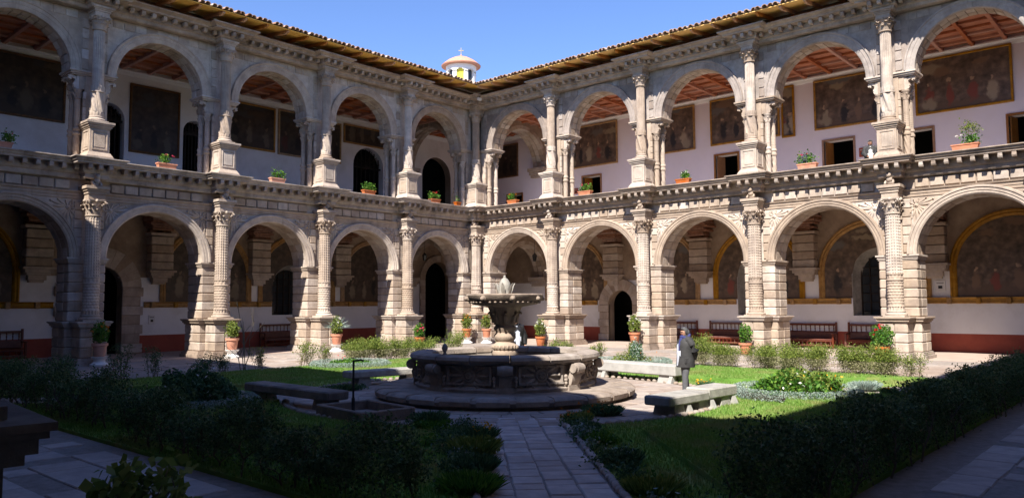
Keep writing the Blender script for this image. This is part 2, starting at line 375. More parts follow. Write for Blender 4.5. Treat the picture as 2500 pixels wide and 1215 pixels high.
def capital(z0,z1,r0,sz,name):
    h=z1-z0; mb=MB()
    mb.lathe([(r0,z0-.02),(r0+.05,z0),(r0+.05,z0+.04),(r0+.01,z0+.05),(r0+.02,z0+h*.5),(r0+.08,z0+h*.8),(r0+.10,z0+h*.84)],24)
    for row,(n,zb,zt,o) in enumerate(((8,z0+.05,z0+h*.42,.10),(8,z0+h*.2,z0+h*.68,.15))):
        for k in range(n):
            t=2*PI*(k+.5*row)/n; d=Vector((math.cos(t),math.sin(t),0)); s=Vector((-math.sin(t),math.cos(t),0)); rr=[]
            for q,(out,zz,wd) in enumerate(((.015,0,.085),(.035,.5,.10),(.07,.88,.085),(o+.03,1.0,.055),(o+.045,.86,.03))):
                c=d*(r0+out)+Vector((0,0,zb+(zt-zb)*zz)); rr.append([c+s*wd,c+d*.025,c-s*wd,c-d*.03])
            mb.loft(rr)
    for k in range(4):
        t=PI/4+PI/2*k; d=Vector((math.cos(t),math.sin(t),0))
        for q in range(2):
            s=Vector((-math.sin(t),math.cos(t),0))*(.045 if q else -.045)
            c=d*(sz*1.16)+s+Vector((0,0,z1-h*.22)); mb.add([],[])
            pts=[c+(d*math.cos(a)+Vector((0,0,math.sin(a))))*(.085-.006*i) for i,a in enumerate([x*.6 for x in range(12)])]
            mb.tube(pts,.028,6)
        mb.tube([d*r0+Vector((0,0,z0+h*.45)),d*(r0+.07)+Vector((0,0,z0+h*.7)),d*sz*1.1+Vector((0,0,z1-h*.16))],[.03,.035,.04],6)
    for k in range(4):
        t=PI/2*k; d=Vector((math.cos(t),math.sin(t),0)); mb.ellipsoid(d*(sz*.92)+Vector((0,0,z1-.05)),(.06,.06,.07),n=8,m=5)
    pl=[]
    for k in range(4):
        t=PI/4+PI/2*k; pl.append((sz*1.32*math.cos(t-.07),sz*1.32*math.sin(t-.07))); pl.append((sz*1.32*math.cos(t+.07),sz*1.32*math.sin(t+.07)))
        t2=t+PI/4; pl.append((sz*.90*math.cos(t2),sz*.90*math.sin(t2)))
    mb.loft([[(x*q,y*q,zz) for x,y in pl] for q,zz in ((.93,z1-h*.14),(1,z1-h*.10),(1,z1))])
    return mb.mesh(name,'stone',45)
lc_cap=capital(5.76,6.40,.245,.36,'capital')
def ent_block(z0,z1,hw,w0,w1):
    mb=MB(); h=z1-z0
    for a,b,o in ((0,.40,0),(.40,.62,.035),(.62,.78,.08),(.78,1,.13)):
        mb.box(-hw-o,hw+o,w0-o,w1,z0+h*a+.002,z0+h*b)
    return mb.mesh('entablature_block','stone')
lc_ent=ent_block(6.40,6.92,.31,-.30,.44)
def beast():
    mb=MB()   # carved scroll beast sitting on the block under the cornice
    mb.ellipsoid((0,-.10,7.02),(.15,.20,.12)); mb.ellipsoid((0,-.24,7.14),(.12,.12,.13)); mb.ellipsoid((0,-.32,7.30),(.10,.11,.10))
    mb.tube([(0,-.05,7.0),(0,.12,7.12),(0,.16,7.28),(0,.05,7.36),(0,-.05,7.30)],[.1,.11,.10,.08,.05],8)
    for s in (-1,1): mb.tube([(s*.13,-.18,7.1),(s*.15,-.30,6.99),(s*.13,-.38,6.94)],[.05,.05,.045],6); mb.ellipsoid((s*.08,-.30,7.38),(.03,.03,.05))
    return mb.mesh('carved_beast','stone',60)
lc_beast=beast()
# upper column
uc_base=MB(); uc_base.box(-.33,.33,-.33,.33,9.472,9.54)
uc_base.lathe([(.33,9.54),(.34,9.59),(.31,9.62),(.27,9.64),(.27,9.67),(.285,9.69),(.275,9.72),(.25,9.73)],24)
uc_base=uc_base.mesh('base','stone',40)
def leafring(z0,z1,r): return lambda t,z: r+.02*(.5+.5*math.cos(14*t))*math.sin(max(0,min(1,(z-z0)/(z1-z0)))*PI*.8)
uc_low=MB().radial(leafring(9.73,9.90,.25),flat_steps(9.73,9.90,5),70,cap=False)
uc_low.radial(lambda t,z:.240+.040*max(-.45,math.sin(5*t+(z-9.9)*6.2*1))+.008*math.cos(26*t)*(math.sin(5*t+(z-9.9)*6.2)<-.2),flat_steps(9.90,10.68,30),100,cap=False)
uc_low.lathe([(.25,10.68),(.285,10.69),(.285,10.73),(.25,10.74)],24,cap=False)
uc_low.radial(leafring(10.74,10.95,.24),flat_steps(10.74,10.95,6),70,cap=False)
uc_low=uc_low.mesh('twisted_drum','stone',45)
def flute(t,z):
    if z>12.0: return .222-.014*(z-11)/2.2-.030*(.5+.5*math.cos(18*t))
    return .222-.014*(z-11)/2.2-.006*(.5+.5*math.cos(18*t))
uc_sh=MB().radial(flute,flat_steps(10.95,13.2,14),108,cap=False).mesh('fluted_shaft','stone',40)
uc_cap=capital(13.22,13.78,.205,.30,'capital')
uc_ent=ent_block(13.78,14.12,.27,-.27,.44)
def upper_ped():
    mb=MB(); z0=ZL
    mb.box(-.50,.50,-.50,.46,z0+.002,z0+.10); mb.frustum((-.49,.49,-.49,.46),(-.40,.40,-.40,.46),z0+.10,z0+.26)
    mb.box(-.37,.37,-.37,.46,z0+.26,z0+1.20)
    for a,b,o in ((1.20,1.26,.03),(1.26,1.34,.07),(1.34,1.40,.12),(1.40,1.478,.15)): mb.box(-.37-o,.37+o,-.37-o,.47,z0+a,z0+b)
    me=mb.mesh('upper_pedestal','stone')
    fr=MB()
    for (a,b,c,d) in ((-.29,.29,.36,.40),(-.29,.29,1.08,1.12),(-.29,-.25,.40,1.08),(.25,.29,.40,1.08)):
        fr.box(a,b,-.395,-.37,z0+c,z0+d); fr.box(.37,.395,a,b,z0+c,z0+d); fr.box(-.395,-.37,a,b,z0+c,z0+d)
    fr.block(-.20,.20,-.385,-.36,z0+.46,z0+1.02,.012); fr.block(.36,.385,-.20,.20,z0+.46,z0+1.02,.012); fr.block(-.385,-.36,-.20,.20,z0+.46,z0+1.02,.012)
    return me, fr.mesh('panel','stone')
up_me, up_panel = upper_ped()
def colonnette():
    mb=MB()
    mb.lathe([(.15,ZL),(.15,8.10),(.125,8.12),(.12,8.2)],14)
    mb.radial(lambda t,z:.118+.010*math.sin(6*t+z*18),flat_steps(8.2,9.0,20),48,cap=False)
    mb.lathe([(.12,9.0),(.155,9.02),(.16,9.09),(.13,9.12),(.13,9.2),(.155,9.22),(.15,9.30),(.115,9.34)],14,cap=False)
    mb.radial(stud_fn(lambda z:.108,9.34,1/.075,10,.010),[9.34+.075*(i//4)+(0,.014,.016,.058)[i%4] for i in range(32)],40,cap=False)
    mb.radial(lambda t,z:.104-.006*math.cos(10*t),flat_steps(9.93,10.45,4),40,cap=False)
    mb.lathe([(.10,10.45),(.125,10.47),(.125,10.50),(.10,10.52),(.11,10.65),(.15,10.78),(.165,10.80),(.165,10.85)],14)
    for k in range(6):
        t=2*PI*k/6; d=Vector((math.cos(t),math.sin(t),0)); mb.tube([d*.10+Vector((0,0,10.52)),d*.13+Vector((0,0,10.63)),d*.185+Vector((0,0,10.70)),d*.18+Vector((0,0,10.66))],[.035,.035,.03,.015],5)
    return mb.mesh('colonnette','stone',40)
uc_col=colonnette()
def scroll_bracket():
    mb=MB()  # S-scroll from colonnette capital to impost, projecting along +x
    pts=[(.02,0,10.86),(.10,0,10.90),(.16,0,11.0),(.13,0,11.10),(.08,0,11.17),(.11,0,11.27),(.22,0,11.33),(.33,0,11.34),(.37,0,11.29),(.34,0,11.24),(.29,0,11.26)]
    for i in range(len(pts)-1):
        a=Vector(pts[i]); b=Vector(pts[i+1]); d=(b-a).normalized(); nn=Vector((-d.z,0,d.x))*.055
        q=[a-nn,b-nn,b+nn,a+nn]; mb.add([(p.x,-.09,p.z) for p in q]+[(p.x,.09,p.z) for p in q],[(0,1,2,3),(7,6,5,4),(0,4,5,1),(1,5,6,2),(2,6,7,3),(3,7,4,0)])
    mb.box(-.12,.10,-.11,.11,10.85,11.39)
    return mb.mesh('scroll_bracket','stone')
uc_scroll=scroll_bracket()
def modillion(z0,z1,l,w):
    mb=MB(); mb.block(-w/2,w/2,-l,0.02,z0+(z1-z0)*.35,z1-.004,.012); mb.tube([(-w/2,-l*.72,z0+(z1-z0)*.42),(w/2,-l*.72,z0+(z1-z0)*.42)],(z1-z0)*.40,8); mb.box(-w*.42,w*.42,-l*.5,0.02,z0+(z1-z0)*.15,z1-.02)
    return mb.mesh('modillion','weathered')
mod_low=modillion(7.52,7.745,.30,.15); mod_up=modillion(14.22,14.42,.30,.15)
def spandrel():
    mb=MB()   # fan of acanthus leaves round a rosette, in the corner right of a column; facing -y
    c=Vector((.42,0,6.02))
    mb.ellipsoid(c,(.10,.06,.10),n=12,m=6); mb.ellipsoid(c,(.05,.09,.05),n=8,m=4)
    for ang,ln,wd in ((5,.98,.10),(20,.62,.085),(38,.42,.07),(-28,.45,.085),(-48,.50,.085),(-66,.60,.09),(-88,.70,.09),(-108,.48,.07),(70,.22,.06),(110,.2,.05),(150,.22,.06),(190,.24,.06),(230,.28,.06)):
        a=R(ang); d=Vector((math.cos(a),0,math.sin(a))); rot=Matrix.Rotation(-a,3,'Y')
        mb.ellipsoid(c+d*(.06+ln*.5),(ln*.5,.045,wd*.62),rot,n=8,m=6)
        mb.ellipsoid(c+d*(.06+ln*.96),(wd*.55,.06,wd*.55),rot,n=8,m=4)
    return mb
sp=spandrel(); sp_r=sp.mesh('spandrel_carving','stone',50)
sp2=MB(); sp2.add([(-x,y,z) for x,y,z in sp.v],[tuple(reversed(f)) for f in sp.f]); sp_l=sp2.mesh('spandrel_carving','stone',50)

_cache={}
def blk(x0,x1,y0,y1,z0,z1,c=.025,mat='stone'):
    """shared chamfered block mesh centred at origin"""
    k=(round(x1-x0,3),round(y1-y0,3),round(z1-z0,3),c,mat)
    if k not in _cache: _cache[k]=MB().block(-k[0]/2,k[0]/2,-k[1]/2,k[1]/2,-k[2]/2,k[2]/2,c).mesh('stone_block',mat)
    return _cache[k],((x0+x1)/2,(y0+y1)/2,(z0+z1)/2)
def put(name,parent,x0,x1,y0,y1,z0,z1,c=.025,mat='stone',off=(0,0,0)):
    me,loc=blk(x0,x1,y0,y1,z0,z1,c,mat); return ob(name,me,parent,(loc[0]+off[0],loc[1]+off[1],loc[2]+off[2]))

def arch_panel(half,r,zs,zt,w0,w1,edge):
    """wall over one bay, local centre 0; opening of radius r+edge; between pier centres"""
    mb=MB(); n=28; re=r+edge; arc=[(-re*math.cos(PI*i/n),zs+re*math.sin(PI*i/n)) for i in range(n+1)]
    V=[];F=[]
    for w in (w0,w1):
        o=len(V); V+=[(x,w,z) for x,z in arc]+[(x,w,zt) for x,z in arc]
        F+=[(o+i,o+i+1,o+n+1+i+1,o+n+1+i) for i in range(n)]
        o2=len(V); V+=[(-half,w,zs),(-re,w,zs),(-re,w,zt),(-half,w,zt),(re,w,zs),(half,w,zs),(half,w,zt),(re,w,zt)]; F+=[(o2,o2+1,o2+2,o2+3),(o2+4,o2+5,o2+6,o2+7)]
    m=(n+1)*2+8; F+=[(i,i+1,m+i+1,m+i) for i in range(n)]
    o=len(V); V+=[(-half,w0,zt),(half,w0,zt),(half,w1,zt),(-half,w1,zt),(-half,w0,zs),(-half,w1,zs),(half,w0,zs),(half,w1,zs),(-re,w0,zs),(-re,w1,zs),(re,w0,zs),(re,w1,zs)]
    F+=[(o,o+1,o+2,o+3),(o+4,o+8,o+9,o+5),(o+10,o+6,o+7,o+11)]
    return mb.add(V,F)
def voussoir(r,t,dth,w0,w1):
    vs=[]
    for w,ins in ((w0+.012,.6),(w0+.03,0),(w1-.03,0),(w1-.012,.6)):
        for (rr,a) in ((r+.02 if ins else r,-dth/2),(r+.02 if ins else r,dth/2),(r+t,dth/2),(r+t,-dth/2)):
            vs.append((rr*math.sin(a),w,rr*math.cos(a)))
    return MB().loft([vs[i*4:i*4+4] for i in range(4)]).mesh('voussoir','stone')

def ressaut_path(cols,ulo,uhi,wb,wr,hw):
    P=[(ulo-0.3 if False else ulo,wb)]
    P=[]
    for i,c in enumerate(cols):
        a=[(c-hw,wb),(c-hw,wr),(c+hw,wr),(c+hw,wb)]
        if i==0: a=[(c-wb if False else c,wr),(c+hw,wr),(c+hw,wb)]
        if i==len(cols)-1: a=[(c-hw,wb),(c-hw,wr),(c,wr)]
        P+=a
    return P
COR_L=[(-.6,7.22),(0,7.22),(.03,7.26),(.03,7.40),(.09,7.43),(.12,7.50),(.12,7.74),(.44,7.75),(.45,7.82),(.50,7.85),(.52,7.93),(.58,7.95),(.58,7.99),(-.6,7.99)]
COR_U=[(-.6,14.02),(0,14.02),(.04,14.06),(.06,14.16),(.14,14.20),(.14,14.42),(.50,14.43),(.52,14.50),(.60,14.54),(.70,14.58),(.70,14.64),(-.6,14.64)]
ARC_L=[(-.5,6.44),(0,6.44),(.025,6.45),(.025,6.56),(.05,6.57),(.05,6.68),(.10,6.70),(.12,6.76),(-.5,6.76)]

EV=-1.42
def roof_z(w): return 14.93+.14*(w-EV)
def build_wing(root, cols, rot, detail, hwl, hwu, wallw, us=1.0, skip=(), mat='stone', umat='upper_stone'):
    ulo,uhi=cols[0],cols[-1]; uz=ZL*(1-us)
    def up(o):
        o.location.z+=uz; o.scale.z=us; return o
    for i,u in enumerate(cols):
        # ---- lower pier
        core=MB(); core.box(-hwl+.05,hwl-.05,.49,1.71,.16,3.96); core.box(-hwl-.03,hwl+.03,.46,1.76,.10,1.45); core.box(-.46,.46,-.38,.5,.10,1.45)
        pier=ob('lower_pier',core.mesh('lower_pier',mat),root,(u,0,0))
        pl=MB()
        for z0,z1,o in ((-.05,.12,.14),(.12,.20,.09),(.20,.26,.05)):
            pl.box(-hwl-.08-o,hwl+.08+o,.42-o,1.80+o,z0,z1); pl.box(-.5-o,.5+o,-.43-o,.42,z0+.003,z1-.003)
        ob('plinth',pl.mesh('plinth','weathered' if mat=='stone' else mat),pier)
        pc=MB()
        for z0,z1,o in ((1.42,1.48,.03),(1.48,1.56,.08),(1.56,1.60,.12),(1.60,1.65,.15)):
            pc.box(-hwl-.08-o,hwl+.08+o,.42-o,1.80+o,z0,z1); pc.box(-.5-o,.5+o,-.43-o,.41,z0+.003,z1-.003)
        ob('pedestal_cornice',pc.mesh('pedestal_cornice',mat),pier)
        im=MB()
        for z0,z1,o in ((3.93,3.99,.02),(3.99,4.08,.05),(4.08,4.147,.10)): im.box(-hwl-o,hwl+o,.45-o,1.75+o,z0,z1)
        ob('impost',im.mesh('impost','stone'),pier)
        if detail:
            for c in range(3):
                z0=.265+c*.386; z1=z0+.372
                for a,b,p,q in ((-hwl-.08,-.01,.43,1.08),(.01,hwl+.08,.43,1.08),(-hwl-.08,-.01,1.10,1.80),(.01,hwl+.08,1.10,1.80),(-.5,-.01,-.43,.415),(.01,.5,-.43,.415)):
                    put('stone_block',pier,a,b,p,q,z0,z1,.035)
            for c in range(6):
                z0=1.665+c*.378; z1=z0+.358
                for a,b,p,q in ((-hwl,-.01,.45,.93),(.01,hwl,.45,.93),(-hwl,-.01,.95,1.75),(.01,hwl,.95,1.75)):
                    put('stone_block',pier,a,b,p,q,z0,z1,.035)
        if i in skip: core=None
        # ---- lower column
        if i not in skip:
            col=ob('lower_column',lc_sh,root,(u,0,0)); own=[col]
            for nm,me in (('base',lc_base),('lower_drum',lc_low),('capital',lc_cap),('entablature_block',lc_ent),('carved_beast',lc_beast)): own.append(ob(nm,me,col))
            if mat!='stone':
                for o in own: o.material_slots[0].link='OBJECT'; o.material_slots[0].material=MAT[mat]
        # ---- upper pedestal, column, pier
        if i not in skip:
            ped=up(ob('upper_pedestal',up_me,root,(u,0,0))); ob('panel',up_panel,ped)
            col=up(ob('upper_column',uc_sh,root,(u,0,0)))
            for nm,me in (('base',uc_base),('twisted_drum',uc_low),('capital',uc_cap),('entablature_block',uc_ent)): ob(nm,me,col)
        core=MB(); core.box(-.30,.30,.46,1.44,ZL-.2,11.42); core.box(-.55,.55,.62,1.30,ZL-.2,8.2)
        core.box(-.5,.5,.5,1.4,10.86,11.41)
        pier=up(ob('upper_pier',core.mesh('upper_pier','stone'),root,(u,0,0)))
        im=MB()
        for z0,z1,o in ((11.40,11.46,-.06),(11.46,11.53,0),(11.53,11.597,.05)): im.box(-hwu-o,hwu+o,.40-o,1.50+o,z0,z1)
        ob('impost',im.mesh('impost','stone'),pier)
        for s in (-1,1):
            for w in (.64,1.22):
                ob('colonnette',uc_col,pier,(s*.50,w,0)); ob('scroll_bracket',uc_scroll,pier,(s*.50,w,0),(0,0,0 if s>0 else PI))
        if detail:
            for c in range(8):
                for s in (-1,1):
                    put('stone_block',pier,min(s*.25,s*.36),max(s*.25,s*.36),.44,.56,8.3+c*.31,8.3+c*.31+.29,.012)
    for i in range(len(cols)-1):
        a,b=cols[i],cols[i+1]; half=(b-a)/2; uc=(a+b)/2
        r=half-hwl
        ar=ob('lower_arch',arch_panel(half,r,SPL,7.30,.45,1.75,.05 if detail else 0).mesh('lower_arch','stone'),root,(uc,0,0))
        av=MB().arc_sweep(0,SPL+.002,[(r-.005,.62),(r-.005,.41),(r+.05,.37),(r+.13,.37),(r+.14,.345),(r+.24,.345),(r+.26,.31),(r+.33,.31),(r+.35,.37),(r+.37,.47)],36)
        ob('archivolt',av.mesh('archivolt','stone',30),ar)
        ru=half-hwu
        au=up(ob('upper_arch',arch_panel(half,ru,SPU,14.2,.45,1.45,.05 if detail else 0).mesh('upper_arch',umat),root,(uc,0,0)))
        av=MB().arc_sweep(0,SPU+.002,[(ru-.005,.62),(ru-.005,.42),(ru+.06,.39),(ru+.16,.39),(ru+.18,.37),(ru+.30,.37),(ru+.33,.33),(ru+.38,.33),(ru+.41,.47)],36)
        ob('archivolt',av.mesh('archivolt',umat,30),au)
        if detail:
            nv=17; d=PI/nv
            v1=voussoir(r,.2,d-.022/r,.64,1.16); v2=voussoir(r,.2,d-.022/r,1.18,1.745)
            for q in range(nv):
                t=-PI/2+(q+.5)*d
                for me in (v1,v2): ob('voussoir',me,ar,(0,0,SPL),(0,t,0))
            nv=19; d=PI/nv
            v1=voussoir(ru,.2,d-.03/ru,.64,1.02); v2=voussoir(ru,.2,d-.03/ru,1.04,1.44)
            for q in range(nv):
                t=-PI/2+(q+.5)*d
                for me in (v1,v2): ob('voussoir',me,au,(0,0,SPU),(0,t,0))
            # rusticated strips beside the columns and carved spandrels
            for s in (-1,1):
                for c in range(6):
                    x0,x1=s*(half-.24),s*(half-.56); put('stone_block',ar,min(x0,x1),max(x0,x1),.40,.50,4.22+c*.36,4.22+c*.36+.33,.02)
                for c in range(5):
                    x0,x1=s*(half-.22),s*(half-.48); put('stone_block',au,min(x0,x1),max(x0,x1),.415,.50,11.66+c*.42,11.66+c*.42+.38,.012,umat)
                x0=s*(half-.60); x1=s*(half-.66)
                put('spandrel_edge',ar,min(x0,x1),max(x0,x1),.42,.48,4.4,6.4,.01)
            ob('spandrel_carving',sp_r,ar,(-half+.36,.445,.07)); ob('spandrel_carving',sp_l,ar,(half-.36,.445,.07))
            nb=max(1,int((2*half-1.5)/.50)); bw=(2*half-1.5)/nb
            for q in range(nb): put('frieze_block',ar,-half+.75+q*bw+.02,-half+.75+(q+1)*bw-.02,.36,.47,6.80,7.16,.03)
            nb=max(1,int((2*half-1.3)/.42)); bw=(2*half-1.3)/nb
            for q in range(nb): put('frieze_block',au,-half+.65+q*bw+.018,-half+.65+(q+1)*bw-.018,.425,.47,13.66,14.0,.01,umat)
    # ---- string mouldings and cornices
    arc=MB().sweep(ressaut_path(cols,ulo,uhi,.44,.40,.34),ARC_L); ob('architrave',arc.mesh('architrave','stone'),root)
    cl=ob('lower_cornice',MB().sweep(ressaut_path(cols,ulo,uhi,.28,-.22,.42),COR_L).mesh('lower_cornice','weathered'),root)
    cu=up(ob('upper_cornice',MB().sweep(ressaut_path(cols,ulo,uhi,.12,-.30,.40),COR_U).mesh('upper_cornice','weathered'),root))
    if detail:
        for i,u in enumerate(cols):
            for cc,me,wr,wb,hw,o in ((cl,mod_low,-.22,.28,.42,.12),(cu,mod_up,-.30,.12,.40,.14)):
                for x in (-.38,0,.38):
                    if (i==0 and x<0) or (i==len(cols)-1 and x>0): continue
                    ob('modillion',me,cc,(u+x,wr-o,0))
                if i<len(cols)-1:
                    L=cols[i+1]-u-2*(hw+o+.15); n=int(L/.43)
                    for q in range(n+1): ob('modillion',me,cc,(u+hw+o+.15+L*q/n,wb-o,0))
    # ---- floors, walls behind
    W2=wallw
    fl=MB(); fl.box(ulo-W2+.0,uhi+W2,1.0,W2-.002,6.86,7.35); ob('upper_floor',fl.mesh('upper_floor','pale_floor'),root)
    # ---- roof
    rf=MB(); V=[];F=[]; ux=[]; x=ulo-8.0
    st=.27/4 if detail else .27
    while x<=uhi+8.0: ux.append(x); x+=st
    ws=[EV-.03,0,4,9.6]
    for x in ux:
        s=.045*math.cos(2*PI*x/.27)
        w0=max(EV-.03,ulo-x,x-uhi) if detail else EV-.03
        for w in ws: ww=max(w,w0); V.append((x,ww,roof_z(ww)+.12+s))
    k=len(ws)
    for i in range(len(ux)-1):
        for j in range(k-1): F.append((i*k+j,(i+1)*k+j,(i+1)*k+j+1,i*k+j+1))
    roof=up(ob('roof',np_mesh('roof',np.array(V),np.array(F),'tile'),root))
    sb=MB()
    pts=[(ulo-EV,EV),(uhi+EV,EV),(uhi+6,6),(ulo-6,6)]
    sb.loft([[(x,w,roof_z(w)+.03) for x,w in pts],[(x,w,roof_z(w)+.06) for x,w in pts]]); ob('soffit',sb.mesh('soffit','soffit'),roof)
    wp=MB().box(ulo-.4,uhi+.4,.36,.495,14.645,roof_z(.36)-.14); up(ob('wall_plate',wp.mesh('wall_plate','rafter'),root))
    wb2=MB().box(ulo-.4,uhi+.4,.5,1.4,14.15,roof_z(.5)+.0); up(ob('attic_wall',wb2.mesh('attic_wall','beige'),root))
    if detail:
        rm=MB(); a,b=EV+.08,1.2
        rm.loft([[(-.055,a,roof_z(a)-.05),(.055,a,roof_z(a)-.05),(.055,a,roof_z(a)+.028),(-.055,a,roof_z(a)+.028)],
                 [(-.055,a+.22,roof_z(a+.22)-.14),(.055,a+.22,roof_z(a+.22)-.14),(.055,a+.22,roof_z(a+.22)+.028),(-.055,a+.22,roof_z(a+.22)+.028)],
                 [(-.055,b,roof_z(b)-.15),(.055,b,roof_z(b)-.15),(.055,b,roof_z(b)+.028),(-.055,b,roof_z(b)+.028)]])
        rm=rm.mesh('rafter','rafter'); x=ulo+1.5
        while x<uhi-1.45: ob('rafter',rm,roof,(x,0,0)); x+=1.06
        tm=MB(); n=8
        rings=[]
        for w,rr in ((EV-.12,.125),(EV+.4,.105)):
            o=[(rr*math.cos(PI*q/n),w,roof_z(w)+.09+rr*math.sin(PI*q/n)) for q in range(n+1)]; o+=[((rr-.022)*math.cos(PI*q/n),w,roof_z(w)+.09+(rr-.022)*math.sin(PI*q/n)) for q in range(n,-1,-1)]; rings.append(o)
        tm=tm.loft(rings).mesh('roof_tile','tile'); x=math.ceil((ulo+1.5)/.27)*.27
        while x<uhi-1.45:
            ob('roof_tile',tm,roof,(x,random.uniform(-.03,.03),random.uniform(0,.012)),(0,0,random.uniform(-.04,.04))); x+=.27
    return root

colsR=[0,WR,2*WR,3*WR,4*WR,5*WR,XE]
colsL=[YS]+[-WL*k for k in (5,4,3,2,1,0)]
WALLR, WALLL = 6.0, 6.2
wR=empty('cloister_wing',(0,0,0),0,'sunlit two-storey pink stone arcade wing on the right under a tiled eave','building','cloister wings')
build_wing(wR,colsR,0,True,.72,.93,WALLR)
wL=empty('cloister_wing',(0,0,.004),PI/2,'shaded two-storey pink stone arcade wing on the left under a tiled eave','building','cloister wings')
build_wing(wL,colsL,PI/2,True,.68,.86,WALLL,1.0,(6,),'stone','stone')
# near wings (behind and beside the camera): plainer; heights and turn shaped for their shadow
DS=.085  # plan turn made up to slant the shadow edge across the court
wS=empty('cloister_wing',(27.2+5.95*math.cos(DS),-32.3-5.95*math.sin(DS),.008),PI-DS,'shaded near stone arcade wing whose pedestal shows at lower left','building','cloister wings')
build_wing(wS,[0,5.95]+[5.95+5.49*k for k in (1,2,3,4,5)],PI,False,.62,.90,6.0,.83,(),'shade_painted_stone')  # upper storey, out of view, lowered to shorten its shadow
wE=empty('cloister_wing',(XE,YS,.012),-PI/2,'shaded near stone arcade wing beside the right-hand pavement','building','cloister wings')
build_wing(wE,[-32.3+5.383*k for k in range(7)],-PI/2,False,.68,.88,6.0,1.5,(0,6))  # unseen upper storey stretched to lengthen the shadow it casts

# ------------------------------------------------------------ back walls, doors, windows, ceilings
def op_top(o,u):
    a,b,z0,z1,arched=o[:5]
    if not arched: return z1
    h=(b-a)/2; x=(u-(a+b)/2)/h; rz=min(h,z1-z0)
    return z1-rz+rz*math.sqrt(max(0,1-x*x))
def wall_breaks(u0,u1,ops):
    s={u0,u1}
    for o in ops:
        n=14 if o[4] else 1
        for i in range(n+1): s.add(o[0]+(o[1]-o[0])*(.5-.5*math.cos(PI*i/n)))
    return sorted(x for x in s if u0<=x<=u1)
def wall_zone(u0,u1,w,z0,z1,ops):
    mb=MB(); br=wall_breaks(u0,u1,ops)
    for a,b in zip(br,br[1:]):
        if b-a<1e-5: continue
        m=(a+b)/2; o=next((q for q in ops if q[0]<m<q[1]),None)
        if o is None: mb.add([(a,w,z0),(b,w,z0),(b,w,z1),(a,w,z1)],[(0,1,2,3)]); continue
        if o[2]>z0: t=min(o[2],z1); mb.add([(a,w,z0),(b,w,z0),(b,w,t),(a,w,t)],[(0,1,2,3)])
        ta,tb=max(z0,min(z1,op_top(o,a))),max(z0,min(z1,op_top(o,b)))
        if min(ta,tb)<z1-1e-4: mb.add([(a,w,ta),(b,w,tb),(b,w,z1),(a,w,z1)],[(0,1,2,3)])
    return mb
def reveal(o,w0,w1,splay=0):
    mb=MB(); a,b,z0,z1,ar=o[:5]; c=(a+b)/2; n=14 if ar else 1
    pts=[(a,z0)]+[(x,op_top(o,x)) for x in [a+(b-a)*(.5-.5*math.cos(PI*i/n)) for i in range(n+1)]]+[(b,z0)]
    k=1-splay
    V=[(x,w0,z) for x,z in pts]+[(c+(x-c)*k,w1,z0+(z-z0)*(1-splay*.4)) for x,z in pts]; m=len(pts)
    F=[(i,(i+1)%m,m+(i+1)%m,m+i) for i in range(m)]
    return mb.add(V,F)
def back_wall(root,u0,u1,w,lower,upper,upmat):
    bw=None
    for nm,mt,z0,z1,ops in (('plaster_band','white_plaster',.82,3.62,lower),('red_dado','red_paint',-.04,.82,lower),('bare_wall_band','beige',3.62,6.86,lower),('upper_wall_plaster',upmat,7.10,14.1,upper)):
        ob(nm,wall_zone(u0,u1,w,z0,z1,ops).mesh(nm,mt),root)
    for o in lower+upper:
        ob('door_reveal' if o[5]!='window' else 'window_reveal',reveal(o,w,w+.55,.22 if o[5]=='window' else 0).mesh('reveal',o[6]),root)
        a,b,z0,z1,ar=o[:5]
        if o[5]=='window':
            c=(a+b)/2; hw=(b-a)/2*.78; zt=z0+(z1-z0)*.912; g=MB().box(c-hw,c+hw,w+.56,w+.575,z0,zt); win=ob('window',g.mesh('window','glass'),root)
            bars=MB()
            for i in range(6): x=c-hw+2*hw*i/5; bars.tube([(x,w+.50,z0),(x,w+.50,zt-.02)],.03,6)
            for i in range(7): z=z0+(zt-z0)*(i+.5)/7; bars.tube([(c-hw,w+.50,z),(c+hw,w+.50,z)],.022,6)
            ob('window_bars',bars.mesh('window_bars','black_wood'),win)
        elif o[5]=='framed':
            fr=MB(); t=.10
            fr.block(a-t,a,w-.05,w+.1,z0,z1+t,.01); fr.block(b,b+t,w-.05,w+.1,z0,z1+t,.01); fr.block(a+.002,b-.002,w-.05,w+.1,z1,z1+t,.01)
            d=ob('door',fr.mesh('door_frame','door_wood'),root)
            lf=MB().box(0,.05,.0,.62,z0,z1-.02); ob('door_leaf',lf.mesh('door_leaf','door_wood'),d,(a+.04,w+.08,0),(0,0,-.25))
        elif o[5]=='grille':
            fr=MB(); c=(a+b)/2; n=7
            for i in range(n): x=a+(b-a)*(i+.5)/n; fr.tube([(x,w+.3,z0),(x,w+.3,op_top(o,x)-.05)],.035,6)
            fr.box(a,b,w+.26,w+.34,z0+.9,z0+1.0); fr.box(a,b,w+.26,w+.34,z1-(b-a)/2-.1,z1-(b-a)/2)
            for i in range(7):
                t=PI*(i+.5)/7; rr=(b-a)/2*.95; fr.tube([(c,w+.3,z1-(b-a)/2),(c+rr*math.cos(t),w+.3,z1-(b-a)/2+rr*math.sin(t))],.025,5)
            ob('door_grille',fr.mesh('door_grille','black_wood'),root)
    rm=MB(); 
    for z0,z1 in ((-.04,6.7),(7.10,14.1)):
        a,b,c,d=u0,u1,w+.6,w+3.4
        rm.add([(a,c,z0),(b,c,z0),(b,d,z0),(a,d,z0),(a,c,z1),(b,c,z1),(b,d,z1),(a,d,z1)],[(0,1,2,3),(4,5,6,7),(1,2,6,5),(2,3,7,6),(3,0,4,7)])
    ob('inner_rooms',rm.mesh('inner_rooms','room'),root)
W_='white_plaster'
